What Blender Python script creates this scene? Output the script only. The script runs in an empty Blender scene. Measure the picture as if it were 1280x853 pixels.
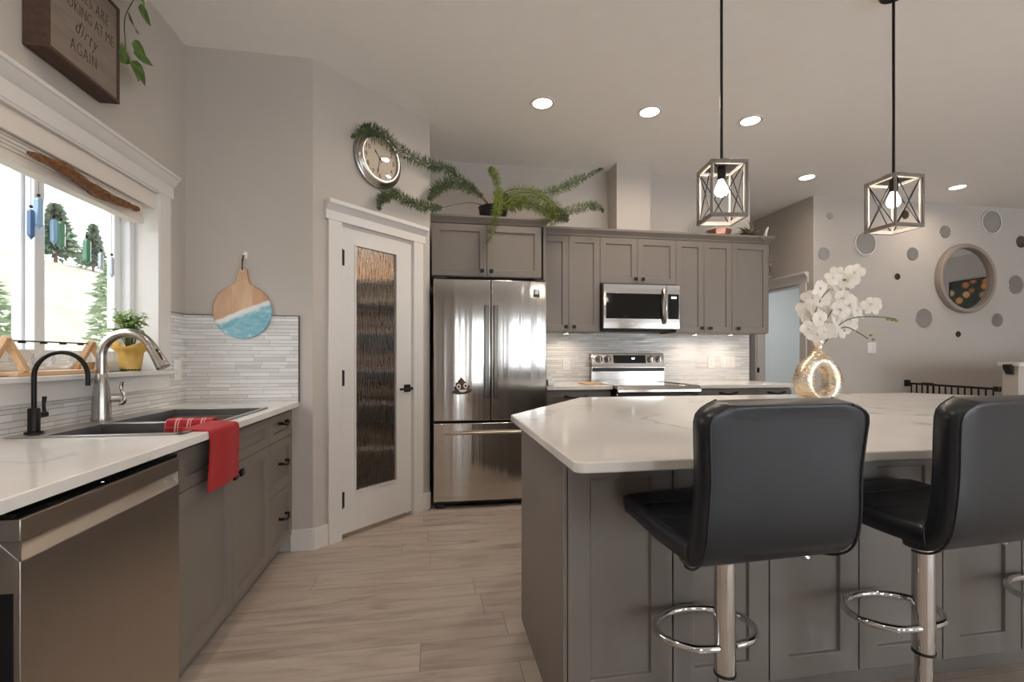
import bpy, bmesh, math, random
from mathutils import Vector, Matrix
R = math.radians
random.seed(7)
SC = bpy.context.scene
COL = SC.collection

# ---------------------------------------------------------------- camera, world, exposure
cam_data = bpy.data.cameras.new('camera')
cam = bpy.data.objects.new('camera', cam_data); COL.objects.link(cam)
cam_data.sensor_width = 36.0
cam_data.lens = 592.2 / 1280 * 36
cam_data.shift_y = (447.4 - 426.5) / 1280
cam_data.clip_start = 0.02
cam_data.clip_end = 400
cam.location = (0, 0, 1.185)
cam.rotation_euler = (R(90), 0, R(-9.455))
SC.camera = cam
SC.view_settings.view_transform = 'Standard'
SC.view_settings.look = 'None'
SC.view_settings.gamma = 1.0
SC.view_settings.use_curve_mapping = False
SC.view_settings.exposure = 0.52
SC.cycles.use_denoising = True
SC.cycles.max_bounces = 9
SC.cycles.diffuse_bounces = 5
SC.cycles.glossy_bounces = 5
SC.cycles.transmission_bounces = 8
SC.cycles.transparent_max_bounces = 24
SC.cycles.caustics_reflective = False
SC.cycles.caustics_refractive = False
SC.cycles.sample_clamp_indirect = 6.0

SKY = 3.6            # overcast sky radiance
LAMP = 7.0          # watts of each recessed lamp
PEND = 6.5           # watts of each pendant bulb
REAR_FILL = 5.8            # radiance of area lights added at assumed rear openings, brighter than the sky
WARM = (1.0, 0.84, 0.68)
COOL = (0.82, 0.92, 1.0)

world = bpy.data.worlds.new('world'); SC.world = world
world.use_nodes = True
bgn = world.node_tree.nodes['Background']
bgn.inputs[0].default_value = (0.94, 0.97, 1.0, 1)
bgn.inputs[1].default_value = SKY

def area(name, loc, rot, sx, sy, power, color, spread=180, shape='RECTANGLE', portal=False):
    l = bpy.data.lights.new(name, 'AREA'); l.shape = shape; l.size = sx
    if shape in ('RECTANGLE', 'ELLIPSE'): l.size_y = sy
    l.energy = power; l.color = color; l.spread = R(spread)
    if portal: l.cycles.is_portal = True
    o = bpy.data.objects.new(name, l); COL.objects.link(o)
    o.location = loc; o.rotation_euler = rot
    return o

# area lights added as daylight at assumed rear openings; portal for the kitchen window
ASSUMED_REAR = [(0.62, 1.16, 0.0, 2.12), (2.5, 3.2, 0.0, 2.12), (4.3, 4.85, 0.0, 2.12), (5.8, 7.2, 0.0, 2.12), (7.7, 8.6, 0.0, 2.12)]      # assumed, unseen glazed openings, placed to match bright bands in the steel
for x0, x1, z0, z1 in ASSUMED_REAR:
    area('assumed_rear_fill', ((x0 + x1) / 2, -4.64, (z0 + z1) / 2), (R(90), 0, 0), x1 - x0, z1 - z0, REAR_FILL * math.pi * (x1 - x0) * (z1 - z0), COOL)
area('daylight_kitchen_window', (-1.60, 2.16, 1.59), (0, R(-90), 0), 0.94, 1.24, 1, COOL, portal=True)

# ---------------------------------------------------------------- materials
def C(r, g, b):
    f = lambda v: (v / 255) / 12.92 if v <= 10.3 else ((v / 255 + 0.055) / 1.055) ** 2.4
    return (f(r), f(g), f(b), 1)

class NT:
    def __init__(s, name):
        s.m = bpy.data.materials.new(name); s.m.use_nodes = True
        s.t = s.m.node_tree; s.n = s.t.nodes; s.l = s.t.links
        s.b = s.n['Principled BSDF']
    def new(s, kind, **kw):
        n = s.n.new(kind)
        for k, v in kw.items(): setattr(n, k, v)
        return n
    def link(s, a, b): s.l.new(a, b)
    def coord(s, scale=(1, 1, 1), kind='Object', rot=(0, 0, 0)):
        tc = s.new('ShaderNodeTexCoord'); mp = s.new('ShaderNodeMapping')
        mp.inputs['Scale'].default_value = scale; mp.inputs['Rotation'].default_value = rot
        s.link(tc.outputs[kind], mp.inputs['Vector']); return mp.outputs['Vector']
    def noise(s, vec, scale=5, detail=4, rough=0.5, dist=0):
        n = s.new('ShaderNodeTexNoise'); n.inputs['Scale'].default_value = scale
        n.inputs['Detail'].default_value = detail; n.inputs['Roughness'].default_value = rough
        n.inputs['Distortion'].default_value = dist
        s.link(vec, n.inputs['Vector']); return n.outputs['Fac']
    def ramp(s, fac, stops):
        r = s.new('ShaderNodeValToRGB'); e = r.color_ramp.elements
        while len(e) < len(stops): e.new(0.5)
        for i, (p, c) in enumerate(stops): e[i].position = p; e[i].color = c
        s.link(fac, r.inputs['Fac']); return r.outputs['Color']
    def math(s, op, a, b=None, c=None):
        n = s.new('ShaderNodeMath', operation=op)
        for i, v in enumerate((a, b, c)):
            if v is None: continue
            if isinstance(v, (int, float)): n.inputs[i].default_value = v
            else: s.link(v, n.inputs[i])
        return n.outputs[0]
    def mix(s, fac, a, b, blend='MIX'):
        n = s.new('ShaderNodeMix', data_type='RGBA', blend_type=blend)
        for i, v in ((0, fac), (6, a), (7, b)):
            if isinstance(v, (int, float, tuple)): n.inputs[i].default_value = v
            else: s.link(v, n.inputs[i])
        return n.outputs[2]
    def bump(s, h, strength=0.2, dist=0.01):
        n = s.new('ShaderNodeBump'); n.inputs['Strength'].default_value = strength
        n.inputs['Distance'].default_value = dist
        s.link(h, n.inputs['Height']); s.link(n.outputs['Normal'], s.b.inputs['Normal'])
    def set(s, **kw):
        for k, v in kw.items():
            i = s.b.inputs[k.replace('_', ' ')]
            if isinstance(v, (int, float, tuple)): i.default_value = v
            else: s.link(v, i)
        return s

MAT = {}
def plain(name, col, rough=0.5, metal=0.0, var=0.04, vscale=8, bump=0.0, bscale=80, **kw):
    t = NT(name); v = t.coord()
    f = t.noise(v, vscale, 3)
    d = tuple(max(0, c * (1 - var)) for c in col[:3]) + (1,); e = tuple(min(1, c * (1 + var)) for c in col[:3]) + (1,)
    t.set(Base_Color=t.ramp(f, [(0.3, d), (0.7, e)]), Roughness=rough, Metallic=metal, **kw)
    if bump: t.bump(t.noise(v, bscale, 3), bump, 0.002)
    MAT[name] = t.m; return t.m

WALLC = C(195, 188, 181)
plain('wall_paint', WALLC, 0.85, bump=0.06, bscale=120, var=0.01)
plain('hall_daylight_tint', C(196, 203, 204), 0.85, var=0.01)  # greige wall colour with the cool daylight tint painted in
plain('ceiling_paint', C(246, 243, 240), 0.9, bump=0.05, bscale=150, var=0.01)
plain('white_trim', C(224, 221, 218), 0.42, var=0.008)
plain('window_vinyl', C(236, 238, 240), 0.35, var=0.005)
plain('cabinet_paint', C(121, 113, 106), 0.38, var=0.015, bump=0.02, bscale=200)
plain('cabinet_inside', C(60, 57, 54), 0.7)
plain('black_metal', C(32, 29, 28), 0.35, 0.6)
plain('black_plastic', C(22, 22, 23), 0.4)
plain('black_gloss', C(12, 12, 13), 0.06)
plain('white_plastic', C(236, 233, 229), 0.35, var=0.005)
plain('grey_rubber', C(40, 40, 42), 0.7)
plain('chrome', C(215, 214, 212), 0.07, 1.0, var=0.01)
plain('nickel', C(176, 172, 166), 0.24, 1.0, var=0.03, vscale=20)
plain('sink_steel', C(120, 119, 118), 0.33, 1.0, var=0.05, vscale=30)
plain('sink_rim_steel', C(190, 189, 187), 0.28, 1.0, var=0.03, vscale=30)
plain('mirror_glass', C(225, 226, 226), 0.02, 1.0, var=0.0)
plain('mirror_dark', C(120, 112, 106), 0.05, 1.0, var=0.0)
plain('mirror_rim', C(160, 148, 138), 0.5, 0.1)
plain('pot_black', C(26, 25, 28), 0.45)
plain('soil', C(46, 36, 30), 0.95, var=0.3, vscale=60)
plain('terracotta_plastic', C(150, 96, 72), 0.6)
plain('globe_glass_dark', C(38, 44, 52), 0.08)
plain('copper', C(206, 150, 128), 0.25, 0.85)
plain('white_ceramic', C(232, 228, 222), 0.3)
plain('stem_green', C(78, 92, 48), 0.6)
plain('stem_brown', C(84, 64, 46), 0.7)
plain('cord_dark', C(50, 40, 34), 0.8)
plain('house_white', C(150, 148, 144), 0.8)
plain('house_roof', C(124, 120, 116), 0.8)
plain('trunk', C(98, 80, 64), 0.9, var=0.2)
plain('hinge_black', C(34, 31, 30), 0.5, 0.5)
plain('magnet_brown', C(86, 62, 54), 0.5, var=0.12, vscale=25)
plain('magnet_white', C(240, 238, 234), 0.4, var=0)
plain('clock_face', C(214, 196, 176), 0.5, var=0.015)
plain('ink', C(58, 48, 42), 0.7)
plain('lead_white', C(200, 198, 190), 0.5)
plain('grout_edge', C(88, 86, 84), 0.4, 0.7)
plain('feather_white', C(235, 230, 224), 0.7)
plain('shade_fabric', C(226, 219, 211), 0.8, var=0.02)
plain('cork', C(176, 140, 104), 0.8, var=0.2, vscale=60)
plain('carton_red', C(150, 56, 44), 0.6); plain('carton_blue', C(58, 76, 110), 0.6); plain('carton_tan', C(190, 150, 92), 0.7)
plain('carton_orange', C(226, 140, 44), 0.6); plain('carton_white', C(214, 210, 202), 0.6); plain('jar_green', C(78, 92, 60), 0.3)

def leafmat(name, a, b, rough=0.5, trans=0.25):
    t = NT(name); v = t.coord()
    f = t.noise(v, 18, 2)
    t.set(Base_Color=t.ramp(f, [(0.3, a), (0.7, b)]), Roughness=rough)
    t.b.inputs['Subsurface Weight'].default_value = 0.0
    tr = t.new('ShaderNodeBsdfTranslucent'); mx = t.new('ShaderNodeMixShader'); mx.inputs[0].default_value = trans
    t.link(t.ramp(f, [(0.3, a), (0.7, b)]), tr.inputs[0])
    out = t.n['Material Output']
    t.link(t.b.outputs[0], mx.inputs[1]); t.link(tr.outputs[0], mx.inputs[2]); t.link(mx.outputs[0], out.inputs[0])
    MAT[name] = t.m
leafmat('fern_green', C(96, 114, 84), C(140, 160, 116))
leafmat('fern_bright', C(118, 136, 66), C(160, 172, 96))
leafmat('pothos_green', C(58, 96, 40), C(128, 158, 72))
leafmat('variegated_leaf', C(96, 94, 76), C(186, 178, 156))
leafmat('pot_plant_green', C(96, 138, 56), C(170, 200, 96))
leafmat('tree_green', C(92, 108, 92), C(124, 136, 116))
leafmat('bush_green', C(104, 126, 96), C(134, 148, 116))
leafmat('tissue_yellow', C(232, 186, 88), C(248, 220, 140), 0.7, 0.35)
leafmat('petal_white', C(240, 236, 230), C(250, 248, 244), 0.5, 0.35)
leafmat('bud_green', C(140, 160, 70), C(176, 190, 100))

def quartz():
    t = NT('quartz'); v = t.coord((1, 1, 1))
    w = t.noise(v, 0.9, 4, 0.5, 0.9)
    vein = t.math('ABSOLUTE', t.math('SUBTRACT', w, 0.5))
    m1 = t.ramp(vein, [(0.0, (1, 1, 1, 1)), (0.014, (0, 0, 0, 1))])
    gate = t.ramp(t.noise(v, 1.7, 2), [(0.42, (0, 0, 0, 1)), (0.56, (1, 1, 1, 1))])
    g = t.mix(1.0, m1, gate, 'MULTIPLY')
    cloud = t.ramp(t.noise(v, 2.4, 5, 0.6), [(0.3, C(232, 228, 223)), (0.7, C(241, 239, 236))])
    sep = t.new('ShaderNodeRGBToBW'); t.link(g, sep.inputs[0])
    t.set(Base_Color=t.mix(t.math('MULTIPLY', sep.outputs[0], 0.55), cloud, C(160, 152, 147)), Roughness=0.10)
    MAT['quartz'] = t.m
quartz()

def floor():
    t = NT('floor_planks'); tc = t.new('ShaderNodeTexCoord'); sp = t.new('ShaderNodeSeparateXYZ')
    t.link(tc.outputs['Object'], sp.inputs[0]); X, Y = sp.outputs[0], sp.outputs[1]
    PW, PL = 0.182, 1.25
    ry = t.math('DIVIDE', Y, PW); row = t.math('FLOOR', ry)
    wn = t.new('ShaderNodeTexWhiteNoise', noise_dimensions='1D'); t.link(row, wn.inputs['W'])
    xs = t.math('ADD', t.math('DIVIDE', X, PL), t.math('MULTIPLY', wn.outputs['Value'], 7.3))
    cell = t.math('FLOOR', xs)
    cid = t.math('ADD', t.math('MULTIPLY', cell, 3.17), t.math('MULTIPLY', row, 11.31))
    wn2 = t.new('ShaderNodeTexWhiteNoise', noise_dimensions='1D'); t.link(cid, wn2.inputs['W'])
    fy = t.math('FRACT', ry); fx = t.math('FRACT', xs)
    ey = t.math('MINIMUM', fy, t.math('SUBTRACT', 1, fy)); ex = t.math('MINIMUM', fx, t.math('SUBTRACT', 1, fx))
    gap = t.math('MAXIMUM', t.math('LESS_THAN', ey, 0.006), t.math('LESS_THAN', ex, 0.0014))
    cb = t.new('ShaderNodeCombineXYZ')
    t.link(t.math('MULTIPLY', X, 1.6), cb.inputs[0]); t.link(t.math('MULTIPLY', Y, 13), cb.inputs[1])
    t.link(t.math('MULTIPLY', wn2.outputs['Value'], 60), cb.inputs[2])
    gr = t.noise(cb.outputs[0], 1.5, 7, 0.62, 0.6)
    cb2 = t.new('ShaderNodeCombineXYZ')
    t.link(t.math('MULTIPLY', X, 1.2), cb2.inputs[0]); t.link(t.math('MULTIPLY', Y, 6), cb2.inputs[1])
    t.link(t.math('MULTIPLY', wn2.outputs['Value'], 31), cb2.inputs[2])
    kn = t.noise(cb2.outputs[0], 1.2, 4, 0.5, 1.6)
    base = t.ramp(gr, [(0.28, C(168, 154, 143)), (0.5, C(197, 184, 174)), (0.72, C(211, 200, 191))])
    dark = t.ramp(kn, [(0.22, C(140, 122, 110)), (0.42, (1, 1, 1, 1))])
    c1 = t.mix(0.55, base, dark, 'MULTIPLY')
    tint = t.ramp(wn2.outputs['Value'], [(0, C(240, 238, 236)), (1, C(255, 254, 252))])
    c2 = t.mix(1.0, c1, tint, 'MULTIPLY')
    t.set(Base_Color=t.mix(t.math('MULTIPLY', gap, 0.6), c2, C(96, 84, 76)), Roughness=t.math('ADD', t.math('MULTIPLY', gr, 0.2), 0.26))
    t.bump(t.math('SUBTRACT', gr, t.math('MULTIPLY', gap, 2)), 0.08, 0.003)
    MAT['floor_planks'] = t.m
floor()

def tiles(name, axis):
    t = NT(name); tc = t.new('ShaderNodeTexCoord'); sp = t.new('ShaderNodeSeparateXYZ')
    t.link(tc.outputs['Object'], sp.inputs[0]); U = sp.outputs[axis]; Z = sp.outputs[2]
    PER = 0.066
    zz = t.math('DIVIDE', Z, PER); band = t.math('FLOOR', zz); fz = t.math('FRACT', zz)
    # three courses of unequal height in each band
    a1, a2 = 0.26, 0.6
    s1 = t.math('GREATER_THAN', fz, a1); s2 = t.math('GREATER_THAN', fz, a2)
    row = t.math('ADD', t.math('MULTIPLY', band, 3), t.math('ADD', s1, s2))
    d = t.math('MINIMUM', t.math('MINIMUM', fz, t.math('SUBTRACT', 1, fz)),
               t.math('MINIMUM', t.math('ABSOLUTE', t.math('SUBTRACT', fz, a1)), t.math('ABSOLUTE', t.math('SUBTRACT', fz, a2))))
    w1 = t.new('ShaderNodeTexWhiteNoise', noise_dimensions='1D'); t.link(row, w1.inputs['W'])
    r1 = w1.outputs['Value']
    L = t.math('ADD', 0.11, t.math('MULTIPLY', r1, 0.16))
    us = t.math('ADD', t.math('DIVIDE', U, L), t.math('MULTIPLY', r1, 17.0))
    cell = t.math('FLOOR', us); fu = t.math('FRACT', us)
    eu = t.math('MINIMUM', fu, t.math('SUBTRACT', 1, fu))
    gap = t.math('MAXIMUM', t.math('LESS_THAN', d, 0.026), t.math('LESS_THAN', eu, 0.006))
    cid = t.math('ADD', t.math('MULTIPLY', cell, 5.37), t.math('MULTIPLY', row, 2.91))
    w2 = t.new('ShaderNodeTexWhiteNoise', noise_dimensions='1D'); t.link(cid, w2.inputs['W'])
    v = t.coord((3, 3, 40))
    n = t.noise(v, 2.0, 4)
    col = t.ramp(w2.outputs['Value'], [(0.0, C(222, 220, 218)), (0.45, C(232, 231, 230)), (0.85, C(238, 237, 236)), (1.0, C(208, 206, 203))])
    col = t.mix(0.3, col, t.ramp(n, [(0.3, C(206, 203, 200)), (0.6, C(246, 246, 245))]), 'MULTIPLY')
    t.set(Base_Color=t.mix(t.math('MULTIPLY', gap, 0.75), col, C(150, 147, 144)), Roughness=t.math('ADD', 0.12, t.math('MULTIPLY', w2.outputs['Value'], 0.35)))
    t.bump(t.math('ADD', t.math('MULTIPLY', t.math('SUBTRACT', 1, gap), 1.0), t.math('MULTIPLY', w2.outputs['Value'], 0.8)), 0.35, 0.003)
    MAT[name] = t.m
tiles('tile_along_x', 0); tiles('tile_along_y', 1)

def steel(name, col, rough, wob, scale):
    t = NT(name); v = t.coord(scale); n = t.noise(v, 3.0, 5, 0.6)
    t.set(Base_Color=t.ramp(n, [(0.3, tuple(c * 0.94 for c in col[:3]) + (1,)), (0.7, col)]), Metallic=1.0,
          Roughness=t.math('ADD', rough, t.math('MULTIPLY', n, 0.06)))
    v2 = t.coord(tuple(s * 0.08 for s in scale)); t.bump(t.noise(v2, 2.0, 2), wob, 0.02)
    t.b.inputs['Anisotropic'].default_value = 0.5
    MAT[name] = t.m
steel('steel_fridge', C(208, 204, 199), 0.11, 0.30, (60, 60, 0.8))
steel('steel_dark', C(120, 114, 108), 0.22, 0.03, (60, 60, 0.8))
steel('steel_warm', C(190, 180, 169), 0.30, 0.03, (60, 60, 0.8))
steel('steel_bright', C(186, 182, 177), 0.12, 0.03, (1, 60, 60))

def wood(name, a, b, scale=(2, 14, 14), rough=0.5, ns=2.5):
    t = NT(name); v = t.coord(scale); n = t.noise(v, ns, 6, 0.6, 0.8)
    t.set(Base_Color=t.ramp(n, [(0.25, a), (0.75, b)]), Roughness=rough); t.bump(n, 0.1, 0.002)
    MAT[name] = t.m
wood('wood_light', C(196, 156, 116), C(222, 186, 146), (14, 2, 14))
wood('wood_sign', C(120, 106, 96), C(146, 132, 120), (20, 2, 20), 0.7)
wood('wood_dark', C(60, 44, 36), C(92, 70, 56), (16, 2, 16), 0.7)
wood('bark', C(52, 36, 27), C(158, 108, 66), (22, 9, 22), 0.9, 5)
wood('drift_grey', C(104, 97, 89), C(128, 120, 111), (14, 14, 3), 0.6)
plain('pendant_inside', C(232, 226, 216), 0.55)

def board():
    t = NT('board_resin'); tc = t.new('ShaderNodeTexCoord'); sp = t.new('ShaderNodeSeparateXYZ'); t.link(tc.outputs['Object'], sp.inputs[0])
    X, Z = sp.outputs[0], sp.outputs[2]
    n = t.noise(t.coord((10, 10, 2)), 3, 5)
    strip = t.math('FLOOR', t.math('ADD', t.math('MULTIPLY', X, 9.0), 0.5))
    w = t.new('ShaderNodeTexWhiteNoise', noise_dimensions='1D'); t.link(strip, w.inputs['W'])
    wood = t.mix(0.5, t.ramp(w.outputs['Value'], [(0, C(176, 128, 92)), (0.5, C(206, 168, 130)), (1, C(224, 192, 158))]), t.ramp(n, [(0.3, C(180, 130, 96)), (0.7, C(222, 184, 146))]))
    wob = t.noise(t.coord((9, 9, 9)), 1.6, 5)
    h = t.math('SUBTRACT', t.math('SUBTRACT', Z, t.math('MULTIPLY', X, 0.42)), t.math('MULTIPLY', t.math('SUBTRACT', wob, 0.5), 0.05))
    sea = t.ramp(t.noise(t.coord((12, 12, 18)), 1.5, 5, 0.6, 1.0), [(0.36, C(108, 168, 186)), (0.58, C(140, 192, 204)), (0.74, C(222, 238, 240))])
    f = t.ramp(t.math('ADD', h, 0.5), [(0.495, (0, 0, 0, 1)), (0.505, (1, 1, 1, 1))])
    foam = t.ramp(t.math('ADD', h, 0.5), [(0.465, (0, 0, 0, 1)), (0.482, (1, 1, 1, 1)), (0.502, (1, 1, 1, 1)), (0.51, (0, 0, 0, 1))])
    bw = t.new('ShaderNodeRGBToBW'); t.link(f, bw.inputs[0]); bw2 = t.new('ShaderNodeRGBToBW'); t.link(foam, bw2.inputs[0])
    c = t.mix(bw.outputs[0], sea, wood); c = t.mix(t.math('MULTIPLY', bw2.outputs[0], 0.85), c, C(238, 236, 232))
    t.set(Base_Color=c, Roughness=0.25); MAT['board_resin'] = t.m
board()

def leather():
    t = NT('black_leather'); v = t.coord()
    n = t.noise(v, 3, 4); fine = t.new('ShaderNodeTexVoronoi'); fine.inputs['Scale'].default_value = 420; t.link(v, fine.inputs['Vector'])
    t.set(Base_Color=t.ramp(n, [(0.3, C(22, 25, 31)), (0.7, C(32, 35, 41))]), Roughness=t.math('ADD', 0.27, t.math('MULTIPLY', n, 0.1)))
    t.bump(t.math('ADD', t.math('MULTIPLY', n, 4), t.math('MULTIPLY', fine.outputs['Distance'], 0.12)), 0.25, 0.004)
    MAT['black_leather'] = t.m
leather()

def towel(name, plaid):
    t = NT(name); tc = t.new('ShaderNodeTexCoord'); v = t.coord()
    f = t.noise(v, 260, 2)
    c = t.ramp(f, [(0.3, C(150, 24, 30)), (0.7, C(184, 40, 44))])
    if plaid:
        sp = t.new('ShaderNodeSeparateXYZ'); t.link(tc.outputs['Object'], sp.inputs[0])
        fx = t.math('FRACT', t.math('DIVIDE', sp.outputs[0], 0.048))
        s1 = t.math('LESS_THAN', t.math('ABSOLUTE', t.math('SUBTRACT', fx, 0.4)), 0.06)
        s2 = t.math('LESS_THAN', t.math('ABSOLUTE', t.math('SUBTRACT', fx, 0.62)), 0.04)
        fz = t.math('LESS_THAN', t.math('FRACT', t.math('DIVIDE', sp.outputs[2], 0.03)), 0.08)
        m = t.math('MAXIMUM', t.math('MAXIMUM', s1, s2), t.math('MULTIPLY', fz, 0.35))
        c = t.mix(t.math('MULTIPLY', m, 0.75), c, C(232, 190, 186))
    t.set(Base_Color=c, Roughness=0.95); t.b.inputs['Sheen Weight'].default_value = 0.05
    t.bump(f, 0.5, 0.003); MAT[name] = t.m
towel('towel_red', False); towel('towel_plaid', True)

def glassy(name, col=(1, 1, 1, 1), gloss=0.08, rough=0.02):
    t = NT(name); tr = t.new('ShaderNodeBsdfTransparent'); tr.inputs[0].default_value = col
    gl = t.new('ShaderNodeBsdfGlossy'); gl.inputs['Roughness'].default_value = rough
    fr = t.new('ShaderNodeFresnel'); fr.inputs[0].default_value = 1.45
    geo = t.new('ShaderNodeNewGeometry')
    v = t.noise(t.coord(), 3, 1); mx = t.new('ShaderNodeMixShader')
    t.link(t.math('ADD', t.math('MULTIPLY', fr.outputs[0], t.math('SUBTRACT', 1, geo.outputs['Backfacing'])), t.math('MULTIPLY', v, gloss * 0.3)), mx.inputs[0])
    t.link(tr.outputs[0], mx.inputs[1]); t.link(gl.outputs[0], mx.inputs[2])
    t.link(mx.outputs[0], t.n['Material Output'].inputs[0]); MAT[name] = t.m
glassy('window_glass'); glassy('clear_glass', (0.97, 0.98, 0.98, 1), 0.2)
plain('prism_blue', C(78, 112, 160), 0.15); plain('prism_light', C(150, 190, 222), 0.15); plain('prism_green', C(110, 160, 132), 0.15); plain('prism_teal', C(88, 148, 118), 0.15); plain('prism_clear', C(196, 204, 214), 0.1)
if False: glassy('prism_blue', (0.18, 0.32, 0.62, 1), 0.3); glassy('prism_light', (0.55, 0.78, 0.95, 1), 0.3); glassy('prism_green', (0.35, 0.68, 0.52, 1), 0.3)

def rainglass():
    t = NT('rain_glass'); v = t.coord((90, 90, 9)); n = t.noise(v, 1.0, 3, 0.5, 0.4)
    t.set(Base_Color=(0.9, 0.93, 0.93, 1), Roughness=0.06); t.b.inputs['Transmission Weight'].default_value = 1.0
    t.b.inputs['IOR'].default_value = 1.3
    t.bump(n, 0.7, 0.02); MAT['rain_glass'] = t.m
rainglass()

def mercury():
    t = NT('mercury_gold'); v = t.coord((8, 8, 60)); n = t.noise(v, 3.0, 5, 0.65, 0.5); p = t.noise(t.coord(), 9, 4)
    t.set(Base_Color=t.mix(t.ramp(p, [(0.42, (0, 0, 0, 1)), (0.6, (1, 1, 1, 1))]), C(230, 206, 172), C(243, 236, 226)), Metallic=0.8, Roughness=t.math('ADD', 0.14, t.math('MULTIPLY', n, 0.25)))
    t.bump(n, 0.35, 0.004); MAT['mercury_gold'] = t.m
mercury()

def emit(name, col, s):
    t = NT(name); n = t.noise(t.coord(), 2, 1)
    t.set(Base_Color=(0.8, 0.8, 0.8, 1)); t.b.inputs['Emission Color'].default_value = col
    t.link(t.math('ADD', s * 0.98, t.math('MULTIPLY', n, s * 0.04)), t.b.inputs['Emission Strength']); MAT[name] = t.m
emit('lamp_lens', (1, 0.93, 0.82, 1), 5.0); emit('bulb_glow', (1, 0.93, 0.84, 1), 9.0); emit('puck_glow', (1, 0.88, 0.7, 1), 6.0)
emit('display_glow', (0.75, 0.9, 1.0, 1), 1.6)

def hillmat():
    t = NT('dry_grass'); v = t.coord((0.25, 0.25, 1.5)); n = t.noise(v, 2, 6, 0.65)
    t.set(Base_Color=t.ramp(n, [(0.3, C(118, 114, 100)), (0.7, C(142, 138, 124))]), Roughness=0.95); MAT['dry_grass'] = t.m
hillmat()
def painting():
    t = NT('flower_canvas'); v = t.coord(); vo = t.new('ShaderNodeTexVoronoi'); vo.inputs['Scale'].default_value = 7; t.link(v, vo.inputs['Vector'])
    bw = t.new('ShaderNodeRGBToBW'); t.link(vo.outputs['Color'], bw.inputs[0])
    c = t.ramp(bw.outputs[0], [(0.2, C(40, 52, 40)), (0.4, C(90, 110, 70)), (0.55, C(222, 130, 40)), (0.7, C(236, 210, 150)), (0.85, C(180, 60, 40))])
    t.set(Base_Color=t.mix(t.ramp(vo.outputs['Distance'], [(0.3, (0, 0, 0, 1)), (0.5, (1, 1, 1, 1))]), c, C(46, 54, 44)), Roughness=0.6); MAT['flower_canvas'] = t.m
painting()

# ---------------------------------------------------------------- helpers
def root_matrix(o):
    m = Matrix.Identity(4); c = o
    while c is not None:
        m = c.matrix_basis @ m; c = c.parent
    return m

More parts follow.
